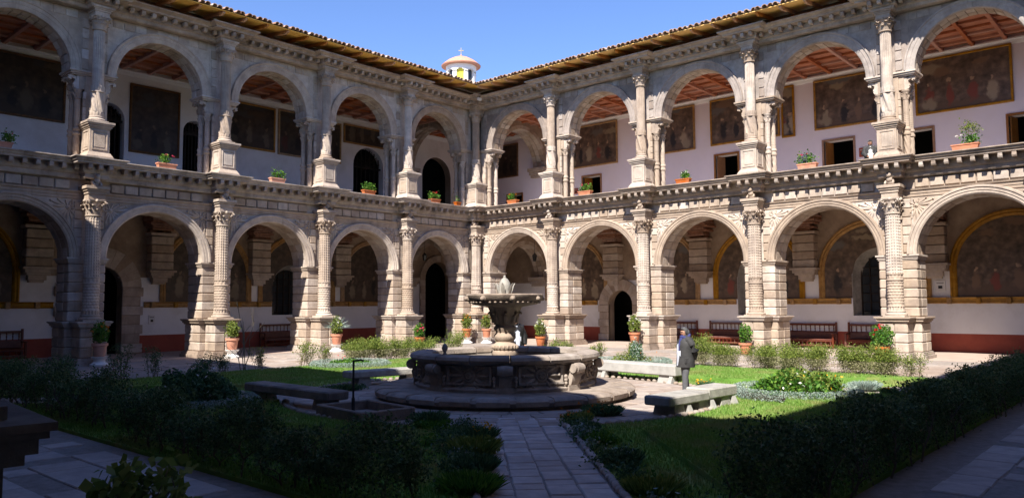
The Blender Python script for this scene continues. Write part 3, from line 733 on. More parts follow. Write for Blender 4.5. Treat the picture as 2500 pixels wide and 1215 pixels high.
lowR=[(5.44,7.19,-.04,3.05,True,'door','beige'),(13.80,16.3,1.60,4.85,True,'window','grey_stone'),(19.75,22.3,1.60,4.85,True,'window','grey_stone')]
upR=[(-2.8,-1.5,7.1,9.65,False,'framed',W_),(3.6,4.94,7.1,10.2,False,'framed',W_),(12.7,14.0,7.1,10.35,False,'framed',W_),(18.62,20.04,7.1,10.3,False,'framed',W_),(22.1,23.55,7.1,10.25,False,'framed',W_),(26.55,28.3,7.1,10.3,False,'framed',W_)]
lowL=[(-19.9,-17.95,-.04,4.12,True,'door','beige'),(-9.9,-7.5,1.70,4.5,True,'window','grey_stone'),(1.39,3.84,-.04,5.1,True,'door','beige')]
upL=[(-19.5,-18.05,7.1,11.95,True,'grille',W_),(-15.15,-13.9,7.1,11.8,True,'grille',W_),(-4.46,-2.13,7.1,12.05,True,'grille',W_),(1.2,3.84,7.1,12.25,True,'door','beige')]
back_wall(wR,-6.2,XE+6,WALLR,lowR,upR,'white_warm')
back_wall(wL,YS-6,6.0,WALLL,lowL,upL,'white_plaster')
for w_,sx in ((wS,1),(wE,1)):
    u0,u1=(-6,XE+6) if w_ is wS else (-32.3-6,6)
    ob('wall_plaster',MB().box(u0,u1,6.0,6.4,-.04,13.4).mesh('wall_plaster','white_plaster'),w_)
# gallery floors in flags
gf=MB().box(-6.25,XE+6,.3,6.1,-.3,-.012); struct('gallery_floor',gf.mesh('gallery_floor','floor'))
gf=MB().box(-6.25,-.3,YS-6,.3,-.3,-.014); struct('gallery_floor',gf.mesh('gallery_floor','floor'))
gf=MB().box(-.3,XE+6,YS-6.2,YS-.4,-.3,-.012); struct('gallery_floor',gf.mesh('gallery_floor','floor'))
gf=MB().box(XE+.4,XE+6.1,YS-.4,.3,-.3,-.012); struct('gallery_floor',gf.mesh('gallery_floor','floor'))
def ceilings(root,u0,u1,W2,us,mat):
    pl=MB(); pl.box(u0,u1,1.4,W2-.004,13.86,13.92); ce=ob('gallery_ceiling',pl.mesh('gallery_ceiling',mat),root)
    bm_=MB().block(-.08,.08,1.45,W2-.01,13.66,13.858,.015).mesh('ceiling_beam',mat)
    x=u0+.3
    while x<u1: ob('ceiling_beam',bm_,ce,(x,0,0)); x+=1.25
    for w in (1.9,2.75,3.6,4.45,5.3): ob('ceiling_joist',MB().block(u0,u1,w-.05,w+.05,13.74,13.855,.012).mesh('ceiling_joist',mat),ce)
    ob('wall_cornice',MB().sweep([(u0,W2),(u1,W2)],[(-.1,13.44),(.003,13.44),(.05,13.50),(.09,13.60),(.16,13.64),(.16,13.70),(-.1,13.70)]).mesh('wall_cornice','white_plaster'),root)
ceilings(wR,-6.2,XE+5,WALLR,1,'ceil_wood'); ceilings(wL,YS-5,6.0,WALLL,1,'ceil_wood')
ob('corner_pier',MB().box(-1.4,-.28,.28,1.4,6.5,14.3).mesh('corner_pier','stone'),wR)
# corbels with broken vault springers on the back walls
def corbel(root,u,w):
    mb=MB()
    for z0,z1,h,d in ((3.30,3.40,.30,.22),(3.40,3.62,.36,.34),(3.62,3.72,.48,.50),(3.72,3.88,.56,.60),(3.88,3.98,.66,.70)): mb.box(-h,h,w-d,w+.01,z0,z1-.003)
    c=ob('corbel',mb.mesh('corbel','stone'),root,(u,0,0))
    for k in range(4): put('stone_block',c,-.55,.55,w-.55,w+.02,3.99+k*.42,3.99+k*.42+.39,.03,'stone')
    put('stone_block',c,-.64,.64,w-.66,w+.02,5.68,5.82,.02,'stone')
    for k in range(9):
        z=5.84+k*.11; h=.5+.05*k+random.uniform(-.08,.1); d=.45+.13*k+random.uniform(-.1,.12)
        put('vault_springer',c,-h,h*random.uniform(.7,1.1),w-d,w+.02,z,z+.10,.015,'brick')
for k in (1,2,3,4,5): corbel(wR,k*WR+.1,WALLR)
for k in (1,2,3,4,5): corbel(wL,-k*WL-.1,WALLL)
# transverse arches over the corner bay
def transverse(root,u,W2,zs,zt,w0):
    half=(W2-w0)/2; r=half-.12; cw=(W2+w0)/2
    mb=arch_panel(half,r,zs,zt,-.5,.5,.05)
    t=ob('transverse_arch',mb.mesh('transverse_arch','beige'),root,(u,cw,0),(0,0,PI/2))
    nv=17; d=PI/nv
    for a,b in ((-.54,-.18),(-.16,.18),(.20,.54)):
        v=voussoir(r,.25,d-.02/r,a,b)
        for q in range(nv): ob('voussoir',v,t,(0,0,zs),(0,-PI/2+(q+.5)*d,0))
for root,s,W2 in ((wR,1,WALLR),(wL,-1,WALLL)):
    transverse(root,0.15*s,W2,3.98,6.86,1.75); transverse(root,0.1*s,W2,11.2,13.86,1.45)
    for zb in (3.4,10.6):
        mb=MB()
        for z0,z1,d in ((0,.15,.25),(.15,.36,.4),(.36,.58,.55)): mb.box(-.62-d*.1,.62+d*.1,W2-d,W2+.01,zb+z0,zb+z1-.004)
        ob('corbel',mb.mesh('corbel','stone'),root,(.12*s,0,0))
# stone door surrounds
def surround(root,u,w,hw,z1,bw,ht,parts=13):
    r=hw; zs=z1-r
    mb=MB().arc_sweep(u,zs,[(r,w+.1),(r,w-.12),(r+bw,w-.12),(r+bw,w+.01)],24)
    for s in (-1,1): mb.box(min(u+s*r,u+s*(r+bw)),max(u+s*r,u+s*(r+bw)),w-.12,w+.1,-.03,zs-.002)
    c=ob('door_surround',mb.mesh('door_surround','beige'),root)
    d=PI/parts; v=voussoir(r-.012,bw+.05,d-.012,w-.145,w-.02)
    for q in range(parts): ob('voussoir',v,c,(u,0,zs),(0,-PI/2+(q+.5)*d,0))
    n=int(zs/.42)
    for s in (-1,1):
        for k in range(n):
            a,b=sorted((u+s*(r-.012),u+s*(r+bw*(.96 if k%2 else 1.15)))); put('stone_block',c,a,b,w-.15,w-.02,.01+k*zs/n,(k+1)*zs/n-.015,.02,'stone')
surround(wR,6.315,WALLR,.875,3.05,.62,0); surround(wL,-18.925,WALLL,.975,4.12,.85,0); surround(wL,2.615,WALLL,1.225,5.1,.4,0)
# gilded ledge under the wall paintings
LEDGE=[(-.02,2.16),(.06,2.17),(.10,2.22),(.07,2.25),(.07,2.36),(.12,2.40),(.15,2.44),(-.02,2.44)]
def ledge(root,a,b,w):
    o=ob('gilded_ledge',MB().sweep([(a,w),(b,w)],LEDGE).mesh('gilded_ledge','gold'),root)
    x=a+.4
    while x<b-.3: put('ledge_bracket',o,x-.10,x+.10,w-.17,w,2.15,2.43,.02,'gold'); x+=1.15
for a,b in ((.9,4.6),(8.1,13.72),(16.4,19.68),(22.4,XE)): ledge(wR,a,b,WALLR)
for a,b in ((YS,-20.9),(-16.9,-9.95),(-7.4,-.9)): ledge(wL,a,b,WALLL)

def arched_painting(wing,a,b,w,zs,zt,cv,label,win=None,frame='gold'):
    root=empty('arched_painting',(0,0,0)); root.matrix_world=wing.matrix_basis@Matrix.Translation(((a+b)/2,w,2.45)); tag(root,label,'painting','arched paintings in the lower galleries')
    h=(b-a)/2; rz=zt-zs; n=28
    top=lambda x: zs-2.45+rz*math.sqrt(max(0,1-(x/h)**2))
    us=[-h*math.cos(PI*i/n) for i in range(n+1)]; mb=MB()
    bot=lambda x:0
    if win:
        wa,wb,wz0,wz1=win; c=(a+b)/2
        us=sorted(us+[wa-c,wb-c]+[wa-c+(wb-wa)*i/10 for i in range(11)])
        def bot(x):
            u=x+c
            return op_top((wa,wb,wz0,wz1,True),u)-2.45 if wa<=u<=wb else 0
    for p,q in zip(us,us[1:]):
        if q-p<1e-4: continue
        bp,bq=(bot(p+1e-4),bot(q-1e-4)); bp=max(0,bp); bq=max(0,bq)
        if top(p)<=bp+1e-3 and top(q)<=bq+1e-3: continue
        mb.add([(p,-.035,bp),(q,-.035,bq),(q,-.035,max(bq,top(q))),(p,-.035,max(bp,top(p)))],[(0,1,2,3)])
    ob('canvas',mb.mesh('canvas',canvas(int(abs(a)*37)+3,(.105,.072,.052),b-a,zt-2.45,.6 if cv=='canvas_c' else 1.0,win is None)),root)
    prof=[(-.05,-.04),(.0,-.09),(.06,-.12),(.12,-.08),(.18,-.13),(.24,-.10),(.24,.0),(-.05,.0)]
    V=[];F=[];k=len(prof); path=[(-h,0)]+[(-h*math.cos(PI*i/n),zs-2.45+rz*math.sin(PI*i/n)) for i in range(n+1)]+[(h,0)]
    for i,(x,z) in enumerate(path):
        p0=Vector(path[max(i-1,0)]); p1=Vector(path[min(i+1,len(path)-1)]); d=(p1-p0).normalized(); nn=Vector((-d.y,d.x))
        for o,y in prof: V.append((x+nn.x*o,y,z+nn.y*o))
    for i in range(len(path)-1): F+=[(i*k+q,i*k+(q+1)%k,(i+1)*k+(q+1)%k,(i+1)*k+q) for q in range(k)]
    ob('frame',MB().add(V,F).mesh('frame',frame,50),root)
    return root
AP=[(wR,.75,5.15,None,'canvas_a','dim arched mural in the corner bay behind the fountain bowl'),
    (wR,8.0,11.35,None,'canvas_d','gilt arched mural of a standing pale robed figure right of the small black door'),
    (wR,12.65,17.2,(13.8,16.3,1.6,4.85),'canvas_d','gilt arched mural of white-robed friars cut by a window, behind the sunlit third column'),
    (wR,18.4,23.0,(19.75,22.3,1.6,4.85),'canvas_a','gilt arched mural around the barred window above the long bench'),
    (wR,24.25,28.9,None,'canvas_b','large gilt arched mural of a crowd at the right edge'),
    (wL,-5.1,-.75,None,'canvas_c','dark arched mural with pale horse nearest the black corner archway'),
    (wL,-10.55,-6.0,(-9.9,-7.5,1.7,4.5),'canvas_c','dark arched mural pierced by the turned-bar window on the shaded side'),
    (wL,-15.9,-11.45,None,'canvas_c','dark arched mural left of the sunlit third column on the shaded side'),
    (wL,-26.6,-22.5,None,'canvas_c','black arched mural above the bench at far left')]
for wg,a,b,win,cv,lb in AP:
    arched_painting(wg,a,b,WALLR if wg is wR else WALLL,3.75,6.0,cv,lb,win)
def painting(wing,a,b,z0,z1,w,cv,label,frame='gold',t=.10):
    root=empty('framed_painting'); root.matrix_world=wing.matrix_basis@Matrix.Translation(((a+b)/2,w,z0)); tag(root,label,'painting','framed paintings in the upper galleries')
    h=(b-a)/2; H=z1-z0; lean=Matrix.Identity(3)
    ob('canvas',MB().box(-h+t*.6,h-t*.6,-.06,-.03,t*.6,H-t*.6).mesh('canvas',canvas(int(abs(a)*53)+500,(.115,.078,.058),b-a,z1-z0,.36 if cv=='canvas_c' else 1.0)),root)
    f=MB(); f.block(-h,h,-.11,-.0,0,t,.02); f.block(-h,h,-.11,-.0,H-t,H,.02); f.block(-h,-h+t,-.108,-.002,t,H-t,.02); f.block(h-t,h,-.108,-.002,t,H-t,.02)
    ob('frame',f.mesh('frame',frame),root); return root
PT=[(wR,-4.2,-1.8,10.9,13.2,'canvas_c','brown_frame','dark framed painting in the upper corner bay under the curved arch'),
    (wR,2.2,6.27,10.8,13.47,'canvas_b','gold','wide framed painting with colonnade scene in the first full upper bay'),
    (wR,8.2,11.5,10.9,13.47,'canvas_a','gold','framed painting of clouds and figures left of the seated figure scene'),
    (wR,12.45,16.4,10.93,13.5,'canvas_d','gold','framed painting with kneeling pale figure before red drapery'),
    (wR,16.5,17.2,10.8,13.5,'canvas_a','gold','narrow framed painting with pale oval right of the third upper column'),
    (wR,18.2,21.9,10.92,13.46,'canvas_b','gold','framed painting of black-robed figures above the man at the balcony'),
    (wR,22.9,26.8,10.9,13.48,'canvas_b','gold','largest framed painting with domes, top right of the upper gallery'),
    (wL,-26.5,-20.7,10.6,13.4,'canvas_c','brown_frame','huge black painting at the upper left edge'),
    (wL,-17.85,-15.36,9.72,13.1,'canvas_c','brown_frame','tall dark framed portrait group between two arched doors'),
    (wL,-12.9,-9.9,10.8,13.3,'canvas_c','gold','dark wide painting in the second upper bay from the left'),
    (wL,-9.72,-7.2,10.75,13.35,'canvas_c','gold','dark painting right beside the wide one, behind the twisted column'),
    (wL,-7.1,-5.42,10.75,13.2,'canvas_c','gold','narrow dark painting left of the arched grille door'),
    (wL,-5.24,-.9,12.12,13.3,'canvas_c','gold','dark painting over the arched grille door')]
for wg,a,b,z0,z1,cv,fr,lb in PT: painting(wg,a,b,z0,z1,WALLR if wg is wR else WALLL,cv,lb,fr)

# ------------------------------------------------------------ courtyard ground: paving, lawns
FC=Vector((19.29,-18.8)); R0=5.1; PH=.80       # fountain centre, plaza radius, half path width
pv=MB().box(-.35,XE+.45,YS-.45,.35,-.3,-.03); struct('pavement',pv.mesh('pavement','joint'))
pav_near=bpy.data.objects['pavement']
_sl={}
def slab(parent,x,y,wx,wy,rot=0,mat='path',dz=0,name='paving_slab'):
    k=(round(wx*20)/20,round(wy*50)/50,mat)
    if k not in _sl:
        b_=MB().block(-k[0]/2+.010,k[0]/2-.010,-k[1]/2+.010,k[1]/2-.010,-.09,0,.014); rd=random.Random(hash(k[:2])&999)
        jit={}
        v2=[]
        for (x,y,z) in b_.v:
            q=(x>0,y>0)
            if q not in jit: jit[q]=(rd.uniform(-.012,.012),rd.uniform(-.012,.012))
            v2.append((x+jit[q][0],y+jit[q][1],z))
        b_.v=v2; _sl[k]=b_.mesh('paving_slab',mat)
    return ob(name,_sl[k],parent,(x,y,dz+random.uniform(-.006,.004)),(random.uniform(-.004,.004),random.uniform(-.004,.004),rot))
def run_slabs(parent,x0,x1,y0,y1,rows,lo,hi,along='x',mat='path'):
    cnt=0; tot=(y1-y0) if along=='x' else (x1-x0); cut=[random.uniform(.7,1.3) for _ in range(rows)]; sm=sum(cut); acc=0
    for r in range(rows):
        h=cut[r]/sm*tot; mid_=acc+h/2; acc+=h
        p=x0 if along=='x' else y0; end=x1 if along=='x' else y1
        while p<end-.05:
            w=round(random.uniform(lo,hi)*20)/20; w=min(w,end-p) if end-p>w+.2 else round((end-p)*20)/20
            if w<.1: break
            if along=='x': slab(parent,p+w/2,y0+mid_,w,h,mat=mat)
            else: slab(parent,x0+mid_,p+w/2,h,w,mat=mat)
            p+=w; cnt+=1
    return cnt
# near pavements: along the near-left hedge and the right-hand hedge
pn=struct('pavement',MB().box(8,XE-.3,YS+.05,-28.25,-.2,-.022).mesh('pavement','joint'))
run_slabs(pn,12,31.2,-31.9,-28.3,6,.45,.95,'x')
pn=struct('pavement',MB().box(29.75,XE-.3,-28.2,-6,-.2,-.018).mesh('pavement','joint'))
run_slabs(pn,29.8,32.9,-28.1,-8,5,.4,.85,'y')
# far pavements beside the arcades
pn=struct('pavement',MB().box(.9,29.6,-7.2,-1.0,-.2,-.020).mesh('pavement','joint'))
run_slabs(pn,7.0,29.6,-7.2,-1.2,7,.7,1.1,'x','pave_pink')
pn=struct('pavement',MB().box(1.0,6.9,-28,-7.25,-.2,-.024).mesh('pavement','joint'))
run_slabs(pn,1.2,6.6,-24,-7.4,6,.6,1.0,'y','pave_pink')
# diagonal path from the near corner to the fountain
d=Vector((1,-1)).normalized(); nrm=Vector((1,1)).normalized()
ph=struct('path',MB().loft([[(FC.x+d.x*t+nrm.x*s,FC.y+d.y*t+nrm.y*s,z) for t,s in ((2.9,-PH-.05),(13.2,-PH-.05),(13.2,PH+.05),(2.9,PH+.05))] for z in (-.2,-.012)]).mesh('path','joint'))
for c in range(4):
    t=3.9+random.uniform(0,.3)
    while t<12.9:
        w=round(random.uniform(.26,.5)*20)/20; p=FC+d*(t+w/2)+nrm*(-PH+PH*2*(c+.5)/4)
        slab(ph,p.x,p.y,w,PH/2,-PI/4,dz=.01); t+=w
# round plaza
pz=struct('plaza',MB().lathe([(R0+.25,-.2),(R0+.25,-.010)],64,FC.x,FC.y).mesh('plaza','joint'))
for q,rr in enumerate((3.35,3.85,4.35,4.85)):
    n=int(2*PI*rr/.62); a0=random.random()
    for k in range(n):
        a=a0+2*PI*k/n; slab(pz,FC.x+rr*math.cos(a),FC.y+rr*math.sin(a),.5,.6 if q%2 else .6,a,'pave_pink',.012)
# lawns: four triangles between the diagonal paths
GX0,GX1,GY0,GY1=7.9,29.2,-28.0,-8.2
def lawn_poly(k,r,ph_,m):
    """k: 0 east,1 north,2 west,3 south"""
    x0,x1,y0,y1=GX0+m,GX1-m,GY0+m,GY1-m; P=[]
    def exit_(p,dd):
        ts=[]
        if dd.x>0: ts.append((x1-p.x)/dd.x)
        else: ts.append((x0-p.x)/dd.x)
        if dd.y>0: ts.append((y1-p.y)/dd.y)
        else: ts.append((y0-p.y)/dd.y)
        return p+dd*min(ts)
    a0=-PI/4+k*PI/2; a1=a0+PI/2
    da=Vector((math.cos(a0),math.sin(a0))); db=Vector((math.cos(a1),math.sin(a1)))
    na=Vector((-da.y,da.x))*ph_; nb=Vector((db.y,-db.x))*ph_
    al=math.asin(ph_/r); arc=[FC+Vector((math.cos(a1-al-(PI/2-2*al)*i/14),math.sin(a1-al-(PI/2-2*al)*i/14)))*r for i in range(15)]
    pa=exit_(FC+na,da); pb=exit_(FC+nb,db)
    cor=[Vector((x1,y0)),Vector((x1,y1)),Vector((x0,y1)),Vector((x0,y0))]
    ang=lambda v:(math.atan2(v.y-FC.y,v.x-FC.x)-a0+PI/8)%(2*PI)
    mid=sorted([c for c in cor if ang(pa)<ang(c)<ang(pb)],key=ang)
    return [pa]+mid+[pb]+arc
def inside(poly,X,Y):
    c=np.zeros(len(X),bool); n=len(poly)
    for i in range(n):
        x1,y1=poly[i]; x2,y2=poly[(i+1)%n]
        m=((y1>Y)!=(y2>Y))&(X<(x2-x1)*(Y-y1)/(y2-y1+1e-12)+x1); c^=m
    return c
def blades(poly,n,z,h,name):
    xs=[p[0] for p in poly]; ys=[p[1] for p in poly]
    X=RNG.uniform(min(xs),max(xs),n*3); Y=RNG.uniform(min(ys),max(ys),n*3); k=inside(poly,X,Y); X,Y=X[k][:n],Y[k][:n]; n=len(X)
    a=RNG.uniform(0,2*PI,n); ln=h*(.5+RNG.random(n)); w=.006+.006*RNG.random(n); le=.5*ln*RNG.random(n)
    V=np.stack([np.stack([X-np.cos(a)*w,Y-np.sin(a)*w,np.full(n,z)],1),np.stack([X+np.cos(a)*w,Y+np.sin(a)*w,np.full(n,z)],1),np.stack([X-np.sin(a)*le,Y+np.cos(a)*le,z+ln],1)],1).reshape(-1,3)
    return np_mesh(name,V,np.arange(3*n).reshape(n,3),'blade')
LW=[]
for k,nm in enumerate(('east','north','west','south')):
    po=lawn_poly(k,R0+.3,PH+.12,0)
    lw=struct('lawn',MB().loft([[(p.x,p.y,z) for p in po] for z in (-.1,.03)]).mesh('lawn','lawn'))
    pi=lawn_poly(k,R0+1.5,PH+1.25,.9)
    ob('raised_lawn',MB().loft([[(p.x,p.y,.02) for p in po and pi],[(p.x,p.y,.11) for p in pi]]).mesh('raised_lawn','lawn'),lw)
    for q,(pp,nn,z,h) in enumerate(((po,(60000,30000,40000,60000)[k],.03,.045),(pi,(50000,25000,34000,50000)[k],.11,.045))):
        g=ob('grass',blades([tuple(p) for p in pp],nn,z,h,'grass'),None); g['kind']='stuff'; tag(g,'short green grass blades over the garden lawn','grass')
# small round edging stones along the diagonal path
es=MB().ellipsoid((0,0,0),(.07,.05,.05),n=8,m=5).mesh('edging_stone','path',60)
for s in (-1,1):
    t=5.2
    while t<12.6:
        p=FC+d*t+nrm*s*(PH+.06); ob('edging_stone',es,ph,(p.x,p.y,.03),(0,0,random.uniform(0,3))); t+=random.uniform(.11,.15)
es2=MB().ellipsoid((0,0,0),(.085,.075,.055),n=8,m=5).mesh('edging_stone','fountain',60)
for k in range(150):
    a=2*PI*k/150
    if min(abs((a-q*PI/2-PI/4+PI)%(2*PI)-PI) for q in range(4))<.17: continue
    ob('edging_stone',es2,pz,(FC.x+(R0+.16)*math.cos(a),FC.y+(R0+.16)*math.sin(a),.02),(0,0,a))

# ------------------------------------------------------------ plants
def stems(rngs,h,r=.012,base=None,n=9,spread=.3,lean=.25,seed=0):
    rd=random.Random(seed); mb=MB(); tips=[]
    for i in range(n):
        x,y=rngs(rd); a=rd.uniform(0,2*PI); l=h*rd.uniform(.6,1.0)
        p=[(x,y,-.02)]; cx,cy=x,y
        for q in range(1,5):
            cx+=rd.uniform(-1,1)*spread*.18+math.cos(a)*lean*l*.12; cy+=rd.uniform(-1,1)*spread*.18+math.sin(a)*lean*l*.12
            p.append((cx,cy,l*q/4))
        mb.tube(p,[r,r*.9,r*.75,r*.6,r*.35],5); tips+=p[1:]
        for q in (1,2,3):
            b=Vector(p[q]); e=b+Vector((rd.uniform(-1,1)*spread*.5,rd.uniform(-1,1)*spread*.5,l*.28)); mb.tube([b,(b+e)/2+Vector((0,0,.02)),e],[r*.55,r*.45,r*.25],4); tips.append(tuple(e)); tips.append(tuple((b+e)/2))
    return mb,np.array(tips)
HEDGE_N=0
def hedge(p0,p1,width,h,nleaf,label,lsize=.045,mat='hedge',gaps=(),seed=1,group='garden hedges',low=.35,top_noise=.12):
    """row of clipped shrubs between two plan points"""
    p0=Vector(p0);p1=Vector(p1);L=(p1-p0).length;dr=(p1-p0)/L;nr=Vector((-dr.y,dr.x))
    root=empty('hedge',(p0.x,p0.y,.0),0,label,'hedge',group); rng=np.random.default_rng(seed)
    def rr(rd):
        t=rd.uniform(0,L); s=rd.uniform(-.3,.3)*width; v=dr*t+nr*s; return v.x,v.y
    mb,tips=stems(rr,h*.85,.016,n=int(L*5),spread=.4,seed=seed); ob('stems',mb.mesh('stems','stem'),root)['kind']='stuff'
    n=int(nleaf*2.0); t=rng.uniform(-.1,L+.1,n); s=rng.normal(0,.42,n); z=rng.random(n)**.75
    ph1,ph2=rng.uniform(0,6,2)
    env=.80+top_noise*np.sin(t*2.1+ph1)+top_noise*.8*np.sin(t*4.7+ph2)+.05*np.sin(t*11)
    clump=np.sin(t*5.3+ph2)*np.sin(z*7+t*3)+np.sin(s*9+t*7.7)*np.cos(z*9+ph1)
    hw=width*.5*(.85+.2*np.sin(t*3.3+ph1)+.15*np.sin(z*8+t*2))
    keep=(np.abs(s)<1)&(rng.random(n)<np.clip(low+(1-low)*z*1.6,0,1))&(clump+rng.normal(0,.4,n)>-.30)
    for g0,g1 in gaps: keep&=~((t>g0)&(t<g1))
    t,s,z,env,hw=t[keep][:nleaf],s[keep][:nleaf],z[keep][:nleaf],env[keep][:nleaf],hw[keep][:nleaf]
    zz=.04+z*h*env*1.15+np.abs(rng.normal(0,.03,len(t)))
    P=np.stack([dr.x*t+nr.x*s*hw,dr.y*t+nr.y*s*hw,zz],1)
    ob('foliage',leaf_mesh('foliage',P,lsize,mat,.55,.35),root)
    # loose sprigs above the clipped top
    k=int(L*9); tt=rng.uniform(0,L,k); ss=rng.uniform(-.4,.4,k)*width; hh=rng.uniform(.05,.22,k)
    e=np.interp(tt,np.sort(t),env[np.argsort(t)])*h
    Q=[];
    for j in range(7): Q.append(np.stack([dr.x*tt+nr.x*ss+rng.normal(0,.012,k),dr.y*tt+nr.y*ss+rng.normal(0,.012,k),e+hh*j/6],1))
    ob('sprigs',leaf_mesh('sprigs',np.concatenate(Q),lsize*1.0,mat,.5,.6),root)['kind']='stuff'
    return root
hedge((26.0,-27.75),(18.6,-27.65),.95,.76,30000,'dark shaded hedge in the left foreground beside the near pavement',seed=3,low=.12,top_noise=.16)
hedge((17.7,-27.4),(8.0,-27.2),1.0,.85,34000,'dark shaded hedge at the far left below the shaded arcade',seed=5,low=.2,top_noise=.15)
hedge((29.0,-26.1),(29.15,-10.2),.85,.93,66000,'long dark hedge running along the right-hand pavement',seed=8,low=.6,top_noise=.07)
def shrub(x,y,h,w,n,label,mat='shrub',low='shrub_low',seed=0,ls=.045,group='sparse shrubs along the far paths',shape='up'):
    root=empty('shrub',(x,y,0),0,label,'shrub',group)
    mb,tips=stems(lambda rd:(rd.uniform(-.25,.25)*w,rd.uniform(-.25,.25)*w),h,.010,n=7,spread=w*.5,lean=.5,seed=seed)
    ob('stems',mb.mesh('stems','stem'),root)['kind']='stuff'; rng=np.random.default_rng(seed)
    P=tips[rng.integers(0,len(tips),n)]+rng.normal(0,1,(n,3))*np.array([.09,.09,.07])*max(.7,w)
    P[:,2]=np.clip(P[:,2],.03,None); hi=P[:,2]>h*.55
    ob('foliage',leaf_mesh('foliage',P[hi],ls,mat,.45,.7),root)
    if (~hi).sum(): ob('lower_foliage',leaf_mesh('lower_foliage',P[~hi],ls*.9,low,.45,.6),root)
    return root
far_lb=['sparse yellow-green shrub {} along the far right path']
xs=[(9.4,'behind the fountain rim, left of the small black door'),(12.8,'between the stone bench and the small black door'),(14.2,'below the second sunlit column pot'),(16.2,'just left of the standing man'),(18.6,'just behind the standing man'),(19.9,'in front of the long bench left end'),(21.0,'in front of the third sunlit column'),(22.0,'right of the third sunlit column'),(23.0,'below the bench beside the fourth column'),(24.1,'left of the fourth column pot'),(25.0,'below the fourth column pot'),(25.9,'right of the fourth sunlit column'),(27.4,'by the red dado at the right'),(28.7,'smallest, near the right hedge end')]
for i,(x,t) in enumerate(xs):
    dense=18<x<25.3
    shrub(x,-7.9+random.uniform(-.25,.25),(.84 if dense else .72)*random.uniform(.85,1.1)*(.7 if x>27 else 1),(1.35 if dense else .6)*(.55 if x>27 else 1),7500 if dense else (700 if x>27 else 1500),'sparse yellow-green shrub '+t,seed=20+i,ls=.055)
for i,(x,y,h,w,n,t) in enumerate([(7.3,-14.4,.85,1.3,6000,'in the low hedge right of the second shaded-side pot'),(7.4,-13.3,.85,1.3,6000,'in the middle of the low hedge before the dark mural'),(7.5,-12.2,.85,1.3,6000,'at the right end of the low hedge before the dark mural'),(7.6,-11.1,.8,1.3,6000,'below the pink geranium pot'),(7.7,-9.2,.95,1.2,3500,'rounded, left of the fountain before the black archway'),(7.6,-16.9,.9,.8,1300,'grey-stemmed, below the second shaded-side column'),(7.4,-18.6,.75,.5,700,'small, on the paving by the sunlit pedestal'),(12.6,-8.3,.7,1.0,2200,'behind the fountain beside the man in black'),(7.6,-16.0,.8,.6,900,'right beside the grey-stemmed one')]):
    shrub(x,y,h,w,n,'yellow-green shrub '+t,seed=60+i,ls=.06)
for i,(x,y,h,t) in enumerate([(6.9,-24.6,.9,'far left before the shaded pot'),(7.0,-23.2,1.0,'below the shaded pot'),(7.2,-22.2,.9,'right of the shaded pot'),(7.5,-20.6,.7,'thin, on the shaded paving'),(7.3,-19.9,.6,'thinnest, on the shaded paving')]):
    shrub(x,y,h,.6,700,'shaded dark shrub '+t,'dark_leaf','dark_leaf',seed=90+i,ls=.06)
# tall bare twiggy sapling beside the sunlit pedestal
mb,_=stems(lambda rd:(rd.uniform(-.1,.1),rd.uniform(-.1,.1)),2.5,.018,n=4,spread=.9,lean=.35,seed=4)
sp_=empty('sapling',(7.6,-19.3,0),0,'tall bare twiggy sapling before the third shaded-side column','sapling'); ob('stems',mb.mesh('stems','stem'),sp_)['kind']='stuff'
# silver-edged flower beds
def bed(x,y,rad,label,plants,seed,rz=.28,n=16000):
    root=empty('flower_bed',(x,y,0),0,label,'flower bed','round silver-edged beds'); rng=np.random.default_rng(seed)
    ob('soil',MB().lathe([(rad,.0),(rad,.12),(.02,.16)],32).mesh('soil','soil'),root)
    a=rng.uniform(0,2*PI,n); q=rng.uniform(0,2*PI,n); rr=.16+.04*np.sin(a*9)+.03*np.sin(a*17)
    r=rad+rr*np.cos(q)*rng.random(n)**.3; z=rz*.55+rz*.5*np.sin(q)*rng.random(n)**.3
    P=np.stack([r*np.cos(a),r*np.sin(a),np.clip(z,.01,None)],1)
    ob('silver_border',leaf_mesh('silver_border',P,.035,'grey_leaf',.4,.5),root)
    for (mt,cx,cy,ex,ez,nn,ls,sh) in plants:
        if sh=='dome':
            v=rng.normal(size=(nn,3)); v/=np.linalg.norm(v,axis=1)[:,None]; v[:,2]=np.abs(v[:,2]); f=rng.random(nn)**.25; P=v*f[:,None]*np.array([ex,ex,ez])*(1+.12*np.sin(v[:,:1]*7+3)+.1*np.sin(v[:,1:2]*9))+np.array([cx,cy,.1])
        else:
            P=np.stack([cx+rng.normal(0,ex*.5,nn),cy+rng.normal(0,ex*.5,nn),.12+rng.random(nn)*ez],1)
        ob('plant' if not mt.startswith('fl_') else 'blossom',leaf_mesh('plant',P,ls,mt,.55,.3),root)
    return root
bed(25.1,-15.0,1.35,'round silver-edged bed with bright green bush before the right hedge',[('green_leaf',0,0,1.0,.50,4200,.10,'dome'),('shrub',.1,.1,.95,.55,2600,.09,'dome'),('fl_white',.3,-.6,.5,.6,14,.07,'x'),('fl_yellow',.7,-.2,.4,.55,10,.06,'x')],1)
bed(9.7,-16.4,1.25,'round silver-edged bed with low seedlings on the left lawn',[('green_leaf',0,0,.85,.22,2600,.07,'dome'),('fl_red',-.4,0,.3,.35,6,.06,'x')],2)
bed(17.0,-9.4,1.25,'round silver-edged bed behind the far stone bench',[('shrub',-.1,0,.8,.4,1600,.06,'dome'),('grey_leaf',.2,-.1,.26,.85,900,.06,'dome'),('dark_leaf',.2,-.1,.28,.8,900,.06,'dome'),('fl_orange',.6,.2,.3,.4,12,.06,'x')],3)
